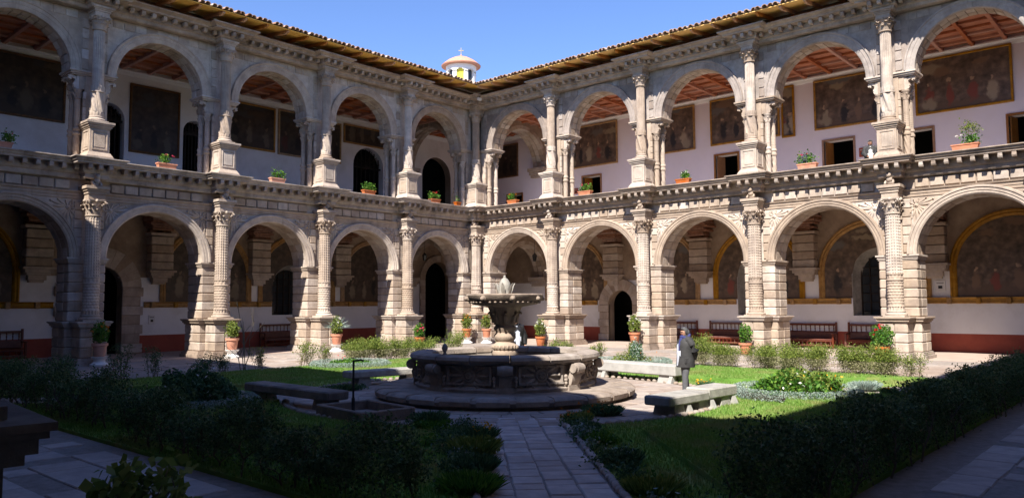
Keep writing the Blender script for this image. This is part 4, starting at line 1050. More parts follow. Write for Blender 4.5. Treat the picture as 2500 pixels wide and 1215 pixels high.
bed(15.9,-25.0,1.1,'round silver-edged bed of tall white daisies in the left shade',[('dark_leaf',-.2,0,.85,.75,5200,.09,'dome'),('fl_white',0,0,1.1,.95,60,.085,'x')],4)
def clump(x,y,rad,h,n,label,fl=None,seed=0,mat='dark_leaf',group='grassy clumps edging the lawns'):
    rad*=.8; h*=.68
    root=empty('grassy_clump',(x,y,0),0,label,'plant',group); rng=np.random.default_rng(seed)
    a=rng.uniform(0,2*PI,n); r=rad*np.sqrt(rng.random(n)); base=np.stack([r*np.cos(a)*.75,r*np.sin(a)*.75,np.full(n,.02)],1)
    ax=np.stack([np.cos(a)*r*1.2+rng.normal(0,.12,n),np.sin(a)*r*1.2+rng.normal(0,.12,n),np.full(n,.55)],1); ax/=np.linalg.norm(ax,axis=1)[:,None]
    L=h*(.5+.6*rng.random(n)); sd=np.cross(ax,rng.normal(size=(n,3))); sd/=np.linalg.norm(sd,axis=1)[:,None]; w=.010
    V=np.stack([base-sd*w,base+sd*w,base+ax*(L*.6)[:,None]+sd*w*1.3,base+ax*L[:,None]-np.array([0,0,1])*(L*.12)[:,None]],1).reshape(-1,3)
    ob('leaves',np_mesh('leaves',V,np.arange(4*n).reshape(n,4),mat),root)
    if seed%3:
        v=rng.normal(size=(n//2,3)); v/=np.linalg.norm(v,axis=1)[:,None]; v[:,2]=np.abs(v[:,2]); off=rng.normal(0,rad*.5,(4,2))
        P=v*(rng.random(n//2)**.4)[:,None]*np.array([rad*.75,rad*.75,h*.8])+np.array([0,0,.03]); P[:,:2]+=off[rng.integers(0,4,n//2)]
        ob('round_leaves',leaf_mesh('round_leaves',P,.055,mat,.5,.4),root)
    if fl:
        P=np.stack([rng.normal(0,rad*.6,9),rng.normal(0,rad*.6,9),h*(.7+.4*rng.random(9))],1); P=np.repeat(P,5,0)+rng.normal(0,.018,(45,3)); ob('blossom',leaf_mesh('blossom',P,.05,fl,.6,.1),root)
    return root
for i,(x,y,r_,h,n,lb,fl) in enumerate([
    (21.5,-23.3,.42,.45,1500,'upright grassy clump in shade at the end of the stone trough',None),(21.9,-23.6,.35,.35,1000,'lower grassy clump left of the path start',None),
    (23.3,-24.0,.38,.38,1300,'grassy clump on the left path edge with yellow bloom','fl_yellow'),(24.1,-24.8,.38,.40,1400,'grassy clump along the left path edge, nearer',None),
    (25.0,-25.7,.42,.45,1600,'grassy clump along the left path edge, near the dark hedge end',None),(25.8,-26.6,.45,.5,1700,'grassy clump closest to the camera on the left path edge',None),
    (23.2,-20.2,.42,.42,1600,'grassy clump with orange blooms beside the near right bench','fl_orange'),(23.4,-21.3,.40,.4,1400,'grassy clump where the right path edge begins','fl_orange'),
    (24.2,-22.1,.36,.36,1200,'grassy clump on the right path edge below the lawn',None),(25.2,-22.9,.34,.33,1100,'grassy clump midway on the right path edge',None),
    (26.2,-23.9,.36,.35,1200,'grassy clump on the right path edge, nearer',None),(27.3,-25.2,.38,.36,1200,'grassy clump closest to the camera on the right path edge',None),
    (26.6,-12.8,.35,.30,900,'yellow-flowered clump on the small path right of the bright bush','fl_yellow'),(25.9,-12.2,.4,.4,1200,'blue-grey spiky clump behind the bright bush',None),
    (22.4,-14.2,.35,.25,700,'yellow-flowered clump behind the near right bench','fl_yellow'),(20.8,-11.5,.3,.22,600,'low leafy clump on the sunny far lawn',None),
    (15.5,-20.9,.5,.3,1300,'low grassy clump on the lawn left of the fountain',None)]):
    clump(x+random.uniform(-.12,.12),y+random.uniform(-.12,.12),r_*random.uniform(.75,1.25),h*random.uniform(.7,1.2),n,lb,fl,100+i,'grey_leaf' if 'blue-grey' in lb else ('dark_leaf','green_leaf','dark_leaf','shrub')[i%4])
# low continuous planting between the clumps on both path edges
gc=empty('ground_cover',(0,0,0),0,'low leafy ground cover edging both sides of the diagonal path','ground cover'); gc['kind']='stuff'; acc={}
for k in range(70):
    sd=1 if k%2 else -1; t=5.2+7.5*random.random(); q=FC+d*t+nrm*sd*(PH+.16+abs(random.gauss(0,.18))); rr=random.uniform(.09,.26)
    nn=int(220*rr/.2); rg=np.random.default_rng(900+k); P=rg.normal(0,1,(nn,3))*np.array([rr*.5,rr*.5,rr*.4]); P[:,2]=np.abs(P[:,2])
    acc.setdefault(random.choice(('dark_leaf','green_leaf','dark_leaf','hedge','grey_leaf')),[]).append(P+np.array([q.x,q.y,.02]))
for mt,Ps in acc.items(): ob('leaves',leaf_mesh('leaves',np.concatenate(Ps),.06,mt,.45,.5),gc)['kind']='stuff'

# ------------------------------------------------------------ fountain
ft=empty('fountain',(FC.x,FC.y,0),0,'carved round stone fountain with raised bowl in the middle of the garden','fountain')
BR=2.12; TH0=math.atan2(CAM.y-FC.y,CAM.x-FC.x)
stp=MB().lathe([(0.1,-.02),(3.02,-.02),(3.06,.06),(3.16,.10),(3.20,.17),(3.16,.23),(3.06,.25),(2.0,.28)],72).mesh('step','fountain',40); step=ob('step',stp,ft)
sg=MB(); n=24
for k in range(n):
    a=2*PI*(k+.08)/n; b=2*PI*(k+.92)/n; pr=[(2.6,.262),(3.0,.272),(3.15,.26),(3.215,.20),(3.20,.10),(2.95,.04)]
    rings=[[(r*math.cos(t),r*math.sin(t),z) for r,z in pr] for t in (a,a+(b-a)/3,a+2*(b-a)/3,b)]
    o=MB().loft(rings); 
    if k==0: pass
    ob('nosing_stone',o.mesh('nosing_stone','fountain',40),step)
bas=MB().lathe([(BR+.10,.25),(BR+.12,.34),(BR+.03,.38),(BR,.42),(BR,.86),(BR+.05,.89),(BR+.10,.93),(BR-.3,.93),(BR-.32,.45),(.1,.45)],64); basin=ob('basin',bas.mesh('basin','fountain',40),ft)
rp=[(BR-.30,1.06),(BR-.32,.95),(BR+.08,.90),(BR+.20,.92),(BR+.25,.99),(BR+.22,1.06),(BR+.12,1.09),(BR-.1,1.10)]
for k in range(16):
    a=2*PI*(k+.02)/16; b=2*PI*(k+.98)/16; j=random.uniform(-.012,.012)
    rings=[[((r+j)*math.cos(t),(r+j)*math.sin(t),z+j*.5) for r,z in rp] for t in [a+(b-a)*q/4 for q in range(5)]]
    ob('rim_stone',MB().loft(rings).mesh('rim_stone','fountain',40),basin)
ob('water',MB().lathe([(BR-.33,.80),(.1,.80)],48,cap=False).mesh('water','water'),basin)
def relief():
    mb=MB()  # framed panel with medallion and leaf sprays, facing +x at radius BR
    for s in (-1,1):
        mb.box(-.06,.03,s*.52-.03,s*.52+.03,.487,.813); 
    mb.box(-.06,.06,-.55,.55,.815,.858); mb.box(-.06,.06,-.55,.55,.44,.485)
    mb.ellipsoid((0,0,.65),(.085,.14,.13),n=16,m=8); mb.lathe([(.0,0)],4) if False else None
    mb.tube([(.065,.135*math.cos(2*PI*i/20),.65+.125*math.sin(2*PI*i/20)) for i in range(21)],.022,6)
    mb.tube([(.095,.06*math.cos(2*PI*i/12),.65+.06*math.sin(2*PI*i/12)) for i in range(13)],.018,6)
    for s in (-1,1):
        for a,l in ((0,.32),(28,.30),(-28,.30),(52,.20),(-52,.20)):
            d_=Vector((0,s*math.cos(R(a)),math.sin(R(a)))); rot=Matrix.Rotation(R(a) if s>0 else PI-R(a),3,'X'); mb.ellipsoid(Vector((0,0,.65))+d_*(.14+l*.5),(.075,l*.5,.05),rot,n=8,m=6)
            mb.ellipsoid(Vector((.01,0,.65))+d_*(.14+l*.95),(.075,.045,.045),n=7,m=5)
    return mb.mesh('relief_panel','fountain',50)
def bracket():
    mb=MB(); hw=.17
    prof=[]  # scroll bracket in (r,z)
    mb.tube([(.20,-hw,.78),(.20,hw,.78)],.105,12); mb.tube([(.20,-hw*.55,.78),(.20,hw*.55,.78)],.122,12); mb.tube([(.20,-hw*.12,.78),(.20,hw*.12,.78)],.085,10)
    pts=[(.10,.70),(.13,.60),(.10,.48),(.07,.40)]
    mb.loft([[(x-.12,-hw*.8,z),(x+.05,-hw*.8,z),(x+.05,hw*.8,z),(x-.12,hw*.8,z)] for x,z in [(.16,.72)]+pts])
    mb.box(-.05,.12,-hw*1.15,hw*1.15,.27,.40)
    for s in (-1,1):
        for k in range(3): mb.ellipsoid((.06,s*.24,.60-.075*k),(.045,.05-.008*k,.05),n=8,m=5)
    return mb.mesh('scroll_bracket','fountain',50)
rl=relief(); bk=bracket()
for k in range(8):
    a=TH0+PI/4*k; ob('scroll_bracket',bk,basin,((BR+.02)*math.cos(a),(BR+.02)*math.sin(a),0),(0,0,a))
    a+=PI/8; ob('relief_panel',rl,basin,((BR-.03)*math.cos(a),(BR-.03)*math.sin(a),0),(0,0,a))
st=MB()
st.lathe([(.34,.6),(.36,.9),(.30,.95),(.33,1.0),(.31,1.08),(.27,1.10),(.31,1.14),(.315,1.22),(.25,1.27),(.21,1.31),(.24,1.35),(.275,1.40),(.275,1.47),(.23,1.52),(.23,1.56),(.27,1.60),(.285,1.66),(.24,1.71),(.25,1.74)],28)
st.radial(lambda t,z:(.25+.16*max(0,(z-1.74)/.45)**1.4)*(1+.07*math.cos(8*t)),flat_steps(1.74,2.20,8),48)
for k in range(8):
    t=2*PI*k/8; d_=Vector((math.cos(t),math.sin(t),0)); st.tube([d_*.27+Vector((0,0,1.78)),d_*.31+Vector((0,0,1.95)),d_*.38+Vector((0,0,2.06)),d_*.42+Vector((0,0,2.0))],[.05,.055,.05,.03],6)
for k in range(20):
    t=2*PI*k/20; st.ellipsoid((.315*math.cos(t),.315*math.sin(t),1.18),(.03,.03,.05),n=6,m=4)
ob('stem',st.mesh('stem','stone',45),ft)
bo=MB().radial(lambda t,z:{2.16:.34,2.24:.80,2.30:.86,2.33:.88,2.36:.93,2.47:.97,2.50:.95,2.502:.80,2.46:.78}[round(z,3)]*(1+.015*math.cos(8*t)),[2.16,2.24,2.30,2.33,2.36,2.47,2.50,2.502],56)
for k in range(8):
    t=TH0+PI/4*k+.2; d_=Vector((math.cos(t),math.sin(t),0)); q=d_*.90+Vector((0,0,2.40)); bo.ellipsoid(q,(.09,.09,.10),n=10,m=6); bo.ellipsoid(q+d_*.08+Vector((0,0,-.02)),(.06,.06,.055),n=8,m=5)
    for s in (-1,1): bo.ellipsoid(q+Vector((-d_.y,d_.x,0))*s*.07+Vector((0,0,.05)),(.04,.04,.05),n=6,m=4)
for k in range(40):
    t=2*PI*k/40; bo.ellipsoid((.875*math.cos(t),.875*math.sin(t),2.29),(.035,.035,.03),n=6,m=4)
ob('bowl',bo.mesh('bowl','fountain',45),ft)
fi=MB().lathe([(.20,2.50),(.19,2.6),(.205,2.68),(.18,2.78),(.11,2.87),(.04,2.91),(.045,2.94),(.02,2.97)],18)
for k in range(6):
    t=2*PI*k/6; d_=Vector((math.cos(t),math.sin(t),0)); s_=Vector((-d_.y,d_.x,0)); rings=[]
    for o,z,w in ((.20,2.50,.06),(.26,2.60,.075),(.30,2.70,.055),(.36,2.77,.02)):
        c=d_*o+Vector((0,0,z)); rings.append([c+s_*w,c+d_*.03,c-s_*w,c-d_*.02])
    fi.loft(rings)
ob('finial',fi.mesh('finial','grey_stone',50),ft,scale=(.76,.76,1))
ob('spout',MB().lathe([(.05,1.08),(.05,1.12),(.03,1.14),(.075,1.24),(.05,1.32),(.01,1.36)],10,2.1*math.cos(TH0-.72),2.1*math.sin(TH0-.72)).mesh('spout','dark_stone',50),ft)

# ------------------------------------------------------------ stone benches, trough, tap
def stone_bench(x,y,ang,L,label,mat,two=False,legs=2,wedges=False,h=.42,w=.55,t=.19):
    root=empty('stone_bench',(x,y,0),ang,label,'bench','stone benches round the fountain')
    if two:
        ob('seat_slab',MB().block(-L/2,.15,-w/2,w/2,h-t,h,.03).mesh('seat_slab',mat),root); ob('seat_slab',MB().block(.165,L/2,-w/2+.03,w/2-.01,h-t+.01,h+.045,.03).mesh('seat_slab',mat),root)
    else: ob('seat_slab',MB().block(-L/2,L/2,-w/2,w/2,h-t,h,.03).mesh('seat_slab',mat),root)
    for k in range(legs):
        p=-L/2+.45+(L-.9)*k/(legs-1); lm=MB().frustum((p-.22,p+.22,-w*.42,w*.42),(p-.16,p+.16,-w*.38,w*.38),-.02,h-t-.002); ob('leg',lm.mesh('leg',mat),root)
        if wedges:
            for s in (-1,1): ob('bracket',MB().frustum((p+.23,p+.35,s*w*.42-.13,s*w*.42+.13),(p+.23,p+.35,s*w*.42-.10 if s>0 else s*w*.42-.02,s*w*.42+.02 if s>0 else s*w*.42+.10),-.02,h-t-.003).mesh('bracket','pale_stone'),root)
    return root
stone_bench(24.25,-18.35,PI/2-.05,2.75,'two-slab grey stone bench on pale wedges at near right','grey_stone',True,3,True,.40,.62,.19)
stone_bench(19.65,-13.45,-.12,3.4,'pale stone bench across the far side of the fountain behind the man','pale_stone',False,2,True,.50,.6,.30)
stone_bench(14.85,-19.0,1.38,2.4,'grey stone bench left of the fountain catching sun','grey_stone',False,2)
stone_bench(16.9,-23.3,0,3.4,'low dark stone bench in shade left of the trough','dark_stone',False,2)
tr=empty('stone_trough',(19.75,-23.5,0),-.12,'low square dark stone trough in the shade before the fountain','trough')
tm=MB(); a,b,t=.88,.62,.11
tm.block(-a,a,-b,-b+t,-.02,.24,.02); tm.block(-a,a,b-t,b,-.02,.24,.02); tm.block(-a,-a+t,-b+t,b-t,-.02,.238,.02); tm.block(a-t,a,-b+t,b-t,-.02,.238,.02)
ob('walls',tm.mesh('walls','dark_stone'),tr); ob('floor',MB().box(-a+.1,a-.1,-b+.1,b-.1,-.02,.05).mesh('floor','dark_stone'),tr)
ob('drain_cap',MB().lathe([(.14,.05),(.15,.10),(.12,.13)],16,.35,0).mesh('drain_cap','terracotta'),tr)
tp=empty('water_tap',(19.3,-23.45,0),0,'thin iron standpipe tap rising from the stone trough','tap')
ob('pipe',MB().tube([(0,0,0),(0,0,1.12)],.022,8).tube([(0,0,0),(0,0,.35)],.035,8).mesh('pipe','metal'),tp)
ob('spout',MB().tube([(0,0,1.10),(.12,.10,1.12),(.16,.14,1.10)],.02,8).mesh('spout','metal'),tp); ob('handle',MB().tube([(-.06,0,1.15),(.06,0,1.15)],.012,6).mesh('handle','metal'),tp)

# ------------------------------------------------------------ wooden benches in the galleries
def wood_bench(wing,u,w,L,label):
    root=empty('wooden_bench'); root.matrix_world=wing.matrix_basis@Matrix.Translation((u,w,0)); tag(root,label,'bench','red-brown wooden benches along the walls')
    h=L/2; pst=MB().block(-.045,.045,-.045,.045,0,1.28,.012).mesh('back_post','bench_wood'); fp=MB().block(-.045,.045,-.045,.045,0,.70,.012).mesh('front_post','bench_wood')
    for x in (-h,h):
        ob('back_post',pst,root,(x,-.10,0)); ob('front_post',fp,root,(x,-.62,0)); ob('arm',MB().block(x-.06,x+.06,-.70,-.06,.70,.75,.012).mesh('arm','bench_wood'),root)
    ob('seat',MB().block(-h+.05,h-.05,-.66,-.12,.40,.46,.012).mesh('seat','bench_wood'),root)
    ob('top_rail',MB().block(-h+.05,h-.05,-.14,-.06,1.10,1.20,.012).mesh('top_rail','bench_wood'),root)
    ob('back_panel',MB().block(-h+.05,h-.05,-.13,-.09,.47,.78,.01).mesh('back_panel','bench_wood'),root)
    ob('front_rail',MB().block(-h+.05,h-.05,-.65,-.59,.33,.398,.01).mesh('front_rail','bench_wood'),root); ob('lower_rail',MB().block(-h+.05,h-.05,-.65,-.59,.10,.18,.01).mesh('lower_rail','bench_wood'),root)
    sp1=MB().lathe([(.03,.78),(.03,.84),(.018,.87),(.032,.95),(.018,1.03),(.03,1.06),(.03,1.10)],8,cap=False).mesh('back_spindle','bench_wood',50)
    sp2=MB().lathe([(.025,.18),(.015,.21),(.028,.26),(.015,.31),(.025,.33)],8,cap=False).mesh('front_spindle','bench_wood',50)
    n=max(4,int(L/.22))
    for k in range(n): ob('back_spindle',sp1,root,(-h+.12+(L-.24)*k/(n-1),-.10,0)); ob('front_spindle',sp2,root,(-h+.12+(L-.24)*k/(n-1),-.62,0))
for u,L,t in ((9.3,3.5,'left of the standing man under the first gilt mural'),(13.4,3.1,'right of the standing man under the window mural'),(17.0,3.2,'right of the third sunlit column'),(20.9,3.4,'under the barred window beside the fourth sunlit column')):
    wood_bench(wR,u+.35,WALLR-.02,L,'long red-brown spindle-back bench '+t)
wood_bench(wL,-9.3,WALLL-.02,2.7,'dark spindle-back bench under the turned-bar window on the shaded side'); wood_bench(wL,-23.4,WALLL-.02,2.6,'dark spindle-back bench at the far left edge')

# ------------------------------------------------------------ pots
pot_me=MB().lathe([(.17,0),(.19,.02),(.245,.40),(.285,.41),(.29,.50),(.255,.50),(.24,.44),(.02,.43)],24).mesh('pot','terracotta',40)
soil_me=MB().lathe([(.245,.425),(.24,.45),(.01,.46)],16).mesh('soil','soil')
stand_me=MB().lathe([(.34,0),(.34,.06),(.26,.10),(.20,.16),(.20,.22),(.27,.28),(.30,.34)],24)
def pot(x,y,label,fl=None,seed=0,stand=None,hgt=.75,n=900,leaf='green_leaf',wid=.30,s=1.0,spiky=False):
    root=empty('potted_plant',(x,y,0),0,label,'potted plant','terracotta pots at the column feet'); root.scale=(s,s,s)
    z=0; rng=np.random.default_rng(seed)
    if stand: ob('stand',stand_me.mesh('stand',stand,40),root); z=.34
    ob('pot',pot_me,root,(0,0,z)); ob('soil',soil_me,root,(0,0,z))
    mb,tips=stems(lambda rd:(rd.uniform(-.1,.1),rd.uniform(-.1,.1)),hgt*.85,.009,n=8,spread=wid,lean=.35,seed=seed); ob('stems',mb.mesh('stems','stem'),root,(0,0,z+.44))['kind']='stuff'
    v=rng.normal(size=(n,3)); v/=np.linalg.norm(v,axis=1)[:,None]; P=v*(rng.random(n)**.4)[:,None]*np.array([wid,wid,hgt*.48])*(1+.2*np.sin(v[:,:1]*6+seed)+.15*np.sin(v[:,2:]*9))+np.array([0,0,hgt*.5+.02])
    P[:,2]=np.clip(P[:,2],.0,None); ob('foliage',leaf_mesh('foliage',P,.085,leaf,.75,.2),root,(0,0,z+.44))
    if spiky:
        k=60; a=rng.normal(size=(k,3)); a[:,2]=np.abs(a[:,2])*.6; a/=np.linalg.norm(a,axis=1)[:,None]
        ob('long_leaves',leaf_mesh('long_leaves',a*.42+np.array([0,0,.35]),.6,'grey_leaf',.03,0,a,.05),root,(0,0,z+.44))
    if fl:
        k=9; Q=rng.normal(size=(k,3)); Q[:,2]=np.abs(Q[:,2]); Q/=np.linalg.norm(Q,axis=1)[:,None]; Q=Q*np.array([wid,wid,hgt*.5])+np.array([0,0,hgt*.52]); Q=np.repeat(Q,14,0)+rng.normal(0,.022,(14*k,3))
        ob('blossom',leaf_mesh('blossom',Q,.05,fl,.8,0),root,(0,0,z+.44))
pot(WR-.1,-.95,'potted plant with white bloom before the first sunlit column, behind the man in black','fl_white',1,None,.95,s=1.0,leaf='shrub')
pot(2*WR+.05,-1.0,'potted plant on stone stand left of the second sunlit column','fl_white',2,'grey_stone',.85,leaf='shrub')
pot(3*WR-.1,-1.0,'potted plant at the foot of the third sunlit column',None,3,None,.85,leaf='green_leaf')
pot(4*WR-.3,-1.05,'broad potted plant with red bloom at the foot of the fourth sunlit column','fl_red',4,None,.85,wid=.42,n=1200,s=1.05)
pot(.55,-1.35,'potted plant on white stand, left of the pair in the corner','fl_orange',5,'white_stand',.85,leaf='shrub'); pot(1.55,-.75,'potted plant on white stand, right of the pair in the corner','fl_red',6,'white_stand',.85,leaf='shrub')
pot(1.0,-WL,'terracotta pot of pink-red geranium by the black archway','fl_pink',7,None,.75)
pot(1.0,-2*WL+.05,'terracotta pot with long spiky leaves and white flowers on white stand','fl_white',8,'white_stand',.85,spiky=True,leaf='shrub')
pot(1.0,-3*WL+.02,'terracotta pot of bright leaves before the third shaded-side column',None,9,'white_stand',.75,leaf='shrub')
pot(1.0,-4*WL+.02,'shaded terracotta pot at the foot of the leftmost column','fl_orange',10,'white_stand',.85)
def box_planter(wing,u,label,fl,seed,s=1.0,n=240,tall=.38,tree=False):
    root=empty('flower_trough'); root.matrix_world=wing.matrix_basis@Matrix.Translation((u,-.02,ZL)); tag(root,label,'flower trough','terracotta troughs on the balcony ledge')
    h=.42*s; ob('trough',MB().frustum((-h+.05,h-.05,-.10,.10),(-h,h,-.13,.13),.002,.22).box(-h-.015,h+.015,-.145,.145,.19,.235).mesh('trough','terracotta'),root)
    rng=np.random.default_rng(seed); c=rng.uniform(-h*.8,h*.8,3)
    P=np.concatenate([np.array([x,0,.25+tall*.4])+rng.normal(0,1,(n//3,3))*np.array([.10,.07,tall*.3]) for x in c]); P[:,2]=np.clip(P[:,2],.22,None)
    ob('foliage',leaf_mesh('foliage',P,.08,'green_leaf',.75,.2),root)
    mb=MB()
    for x in c: mb.tube([(x,0,.2),(x+.02,.02,.2+tall*.8)],.012,5)
    if tree:
        mb.tube([(.1,0,.2),(.13,0,.6),(.12,.02,.95)],[.02,.018,.01],6); mb.tube([(.13,0,.5),(.35,.02,.75)],.012,5)
        Q=np.concatenate([np.array(q)+rng.normal(0,.09,(70,3)) for q in ((.12,0,.95),(.36,0,.78),(.25,0,.9),(.02,0,.8))]); ob('tree_foliage',leaf_mesh('tree_foliage',Q,.07,'shrub',.6,.2),root)
    ob('stems',mb.mesh('stems','stem'),root)['kind']='stuff'
    if fl:
        k=4; Q=np.stack([rng.uniform(-h,h,k),rng.normal(0,.05,k),np.full(k,.28+tall*.85)],1); Q=np.repeat(Q,10,0)+rng.normal(0,.025,(10*k,3)); ob('blossom',leaf_mesh('blossom',Q,.05,fl,.8,0),root)
for u,lb,fl,s,tr_ in ((3.0,'terracotta ledge trough with small white bloom in the corner bay','fl_orange',.85,False),(8.15,'terracotta ledge trough of pink geranium in the second sunlit upper bay','fl_pink',.95,False),(14.0,'terracotta ledge trough with one white bloom left of the open door','fl_white',.9,False),(20.0,'terracotta ledge trough of two pink geraniums left of the balcony man','fl_pink',1.0,False),(26.0,'terracotta ledge trough with small tree at far right','fl_white',1.1,True)):
    box_planter(wR,u,lb,fl,int(u*10),s,300,.45 if u==20.0 else .36,tr_)
for u,lb,fl,s in ((-24.9,'terracotta ledge trough at the far left edge','fl_red',1.1),(-18.75,'terracotta ledge trough below the tall dark portrait','fl_pink',.95),(-13.5,'terracotta ledge trough in the middle shaded upper bay',None,.9),(-8.1,'terracotta ledge trough before the arched grille door',None,.9),(-3.4,'terracotta ledge trough with red bloom before the black upper arch','fl_red',.85),(-1.6,'small terracotta box beside the corner column on the ledge',None,.45)):
    box_planter(wL,u,lb,fl,int(-u*10),s,300 if s>.5 else 30)
# near plant by the camera, lower left
npl=empty('leafy_plant',(24.6,-29.95,0),0,'bright green leafy plant in the dark lower left foreground','plant')
rng=np.random.default_rng(5)
mb,tips=stems(lambda rd:(rd.uniform(-.3,.3),rd.uniform(-.3,.3)),.72,.012,n=9,spread=.4,lean=.4,seed=12); ob('stems',mb.mesh('stems','stem'),npl)['kind']='stuff'
P=tips[rng.integers(0,len(tips),420)]+rng.normal(0,.07,(420,3)); ob('foliage',leaf_mesh('foliage',P,.12,'shrub',.9,.1),npl)

# ------------------------------------------------------------ lamps, signs, tower
def lantern(x,y,z,zt,label):
    root=empty('hanging_lantern',(x,y,z),0,label,'lantern','hanging lanterns')
    ob('chain',MB().tube([(0,0,.5),(0,0,zt-z)],.012,6).mesh('chain','metal'),root)
    b=MB().radial(lambda t,q:.13 if q>.2 else .09,[0,.3],6); ob('glass',MB().lathe([(.08,.04),(.13,.32)],6).mesh('glass','glass'),root)
    c=MB().lathe([(.16,.32),(.17,.35),(.05,.48),(.02,.52)],6).lathe([(.09,.0),(.10,.04)],6)
    for k in range(6): t=2*PI*k/6; c.tube([(.09*math.cos(t),.09*math.sin(t),.03),(.14*math.cos(t),.14*math.sin(t),.33)],.012,5)
    ob('cage',c.mesh('cage','metal'),root)
lantern(-3.6,-.9,4.95,6.86,'small hanging lantern in the shaded corner archway'); lantern(1.9,3.2,4.85,6.86,'small hanging lantern inside the first sunlit bay')
def plaque(wing,u,z,w,h,wd,mat,label):
    root=empty('wall_plaque'); root.matrix_world=wing.matrix_basis@Matrix.Translation((u,w,z)); tag(root,label,'plaque')
    ob('board',MB().block(-wd/2,wd/2,-.05,0,0,h,.01).mesh('board',mat),root); ob('panel',MB().box(-wd*.2,wd*.2,-.056,-.045,h*.25,h*.5).mesh('panel','metal'),root); ob('header',MB().box(-wd*.35,wd*.35,-.054,-.045,h*.7,h*.8).mesh('header','grey_stone'),root)
plaque(wR,17.63,9.2,WALLR,.55,.42,'sign_blue','pale blue wall box left of the open upper door'); plaque(wR,3.06,9.2,WALLR,.36,.32,'red_paint','small dark red plaque left of the upper door in the corner bay')
plaque(wR,20.45,9.3,WALLR,.45,.3,'red_paint','small red plaque beside the balcony man'); plaque(wR,23.6,2.72,WALLR,.5,.42,'white_stand','white wall box under the corbel at right'); plaque(wL,-16.5,1.35,WALLL,.45,.3,'white_stand','white wall box beside the shaded carved doorway')
sc=empty('security_camera',(1.05,-.75,14.35),0,'small white camera under the eave in the corner','camera'); ob('body',MB().block(-.08,.08,-.16,.10,-.08,.08,.02).mesh('body','white_stand'),sc); ob('mount',MB().tube([(0,0,.08),(0,.05,.30)],.025,6).mesh('mount','metal'),sc)
TW=Vector((-20.9,19.4)); tw=empty('bell_tower',(TW.x,TW.y,-.22),0,'white round belfry with terracotta dome and cross beyond the roofs','tower')
ob('shaft',MB().box(-2.2,2.2,-2.2,2.2,0,21.5).mesh('shaft','white_plaster'),tw)
dr=MB(); n=48; zb,z0_,z1_,zt=21.4,23.8,25.0,25.75; ro,ri=1.50,1.15
def in_op(t): 
    q=((t-TH0+PI/8)%(PI/4))-PI/8; return q
for k in range(n):
    a=2*PI*k/n+TH0-PI/8; b=a+2*PI/n; m=in_op((a+b)/2); op=abs(m)<.23
    segs=[(zb,zt)] if not op else [(zb,z0_),(z1_+.28*math.sqrt(max(0,1-(m/.25)**2)),zt)]
    for (p,q) in segs:
        dr.loft([[(r*math.cos(t),r*math.sin(t),z) for r,t in ((ro,a),(ro,b),(ri,b),(ri,a))] for z in (p,q)])
ob('drum',dr.mesh('drum','white_plaster'),tw)
for k in range(8):
    t=TH0+PI/4*k; c=MB().box(-.02,.02,-.30,.30,z0_,z1_+.25).mesh('pane','yellow' if k in (0,) else 'glass'); ob('window_pane',c,tw,(1.2*math.cos(t),1.2*math.sin(t),0),(0,0,t))
    c=MB().block(-.06,.09,-.16,.16,z1_-.04,z1_+.04,.01).mesh('capital','grey_stone'); t+=PI/8; ob('pier_capital',c,tw,(1.47*math.cos(t),1.47*math.sin(t),0),(0,0,t))
ob('dome',MB().lathe([(1.5,25.70),(1.92,25.74),(1.95,25.84),(1.75,26.0),(1.35,26.32),(.8,26.62),(.3,26.78),(.12,26.82),(.10,26.95),(.02,27.0)],40).mesh('dome','dome',30),tw)
cr=MB().box(-.04,.04,-.04,.04,26.95,27.7).box(-.035,.035,-.26,-.04,27.36,27.45).box(-.035,.035,.04,.26,27.36,27.45); ob('cross',cr.mesh('cross','grey_stone'),tw,(0,0,0),(0,0,TH0))

# ------------------------------------------------------------ people
import bmesh
def skin(name,chain,edges,parent,mat,loc=(0,0,0),rotz=0,sub=2):
    me=bpy.data.meshes.new(name); bm=bmesh.new(); ly=bm.verts.layers.skin.verify(); vs=[]
    for i,(p,r) in enumerate(chain):
        v=bm.verts.new(p); v[ly].radius=(r,r) if not isinstance(r,tuple) else r; v[ly].use_root=(i==0); vs.append(v)
    for a,b in edges: bm.edges.new((vs[a],vs[b]))
    bm.to_mesh(me); bm.free(); me.materials.append(MAT[mat])
    o=ob(name,me,parent,loc,(0,0,rotz)); m=o.modifiers.new('skin','SKIN'); m.use_smooth_shade=True; s=o.modifiers.new('sub','SUBSURF'); s.levels=sub; s.render_levels=sub; return o
def ering(cx,cy,z,rx,ry,n=16): return [(cx+rx*math.cos(2*PI*k/n),cy+ry*math.sin(2*PI*k/n),z) for k in range(n)]
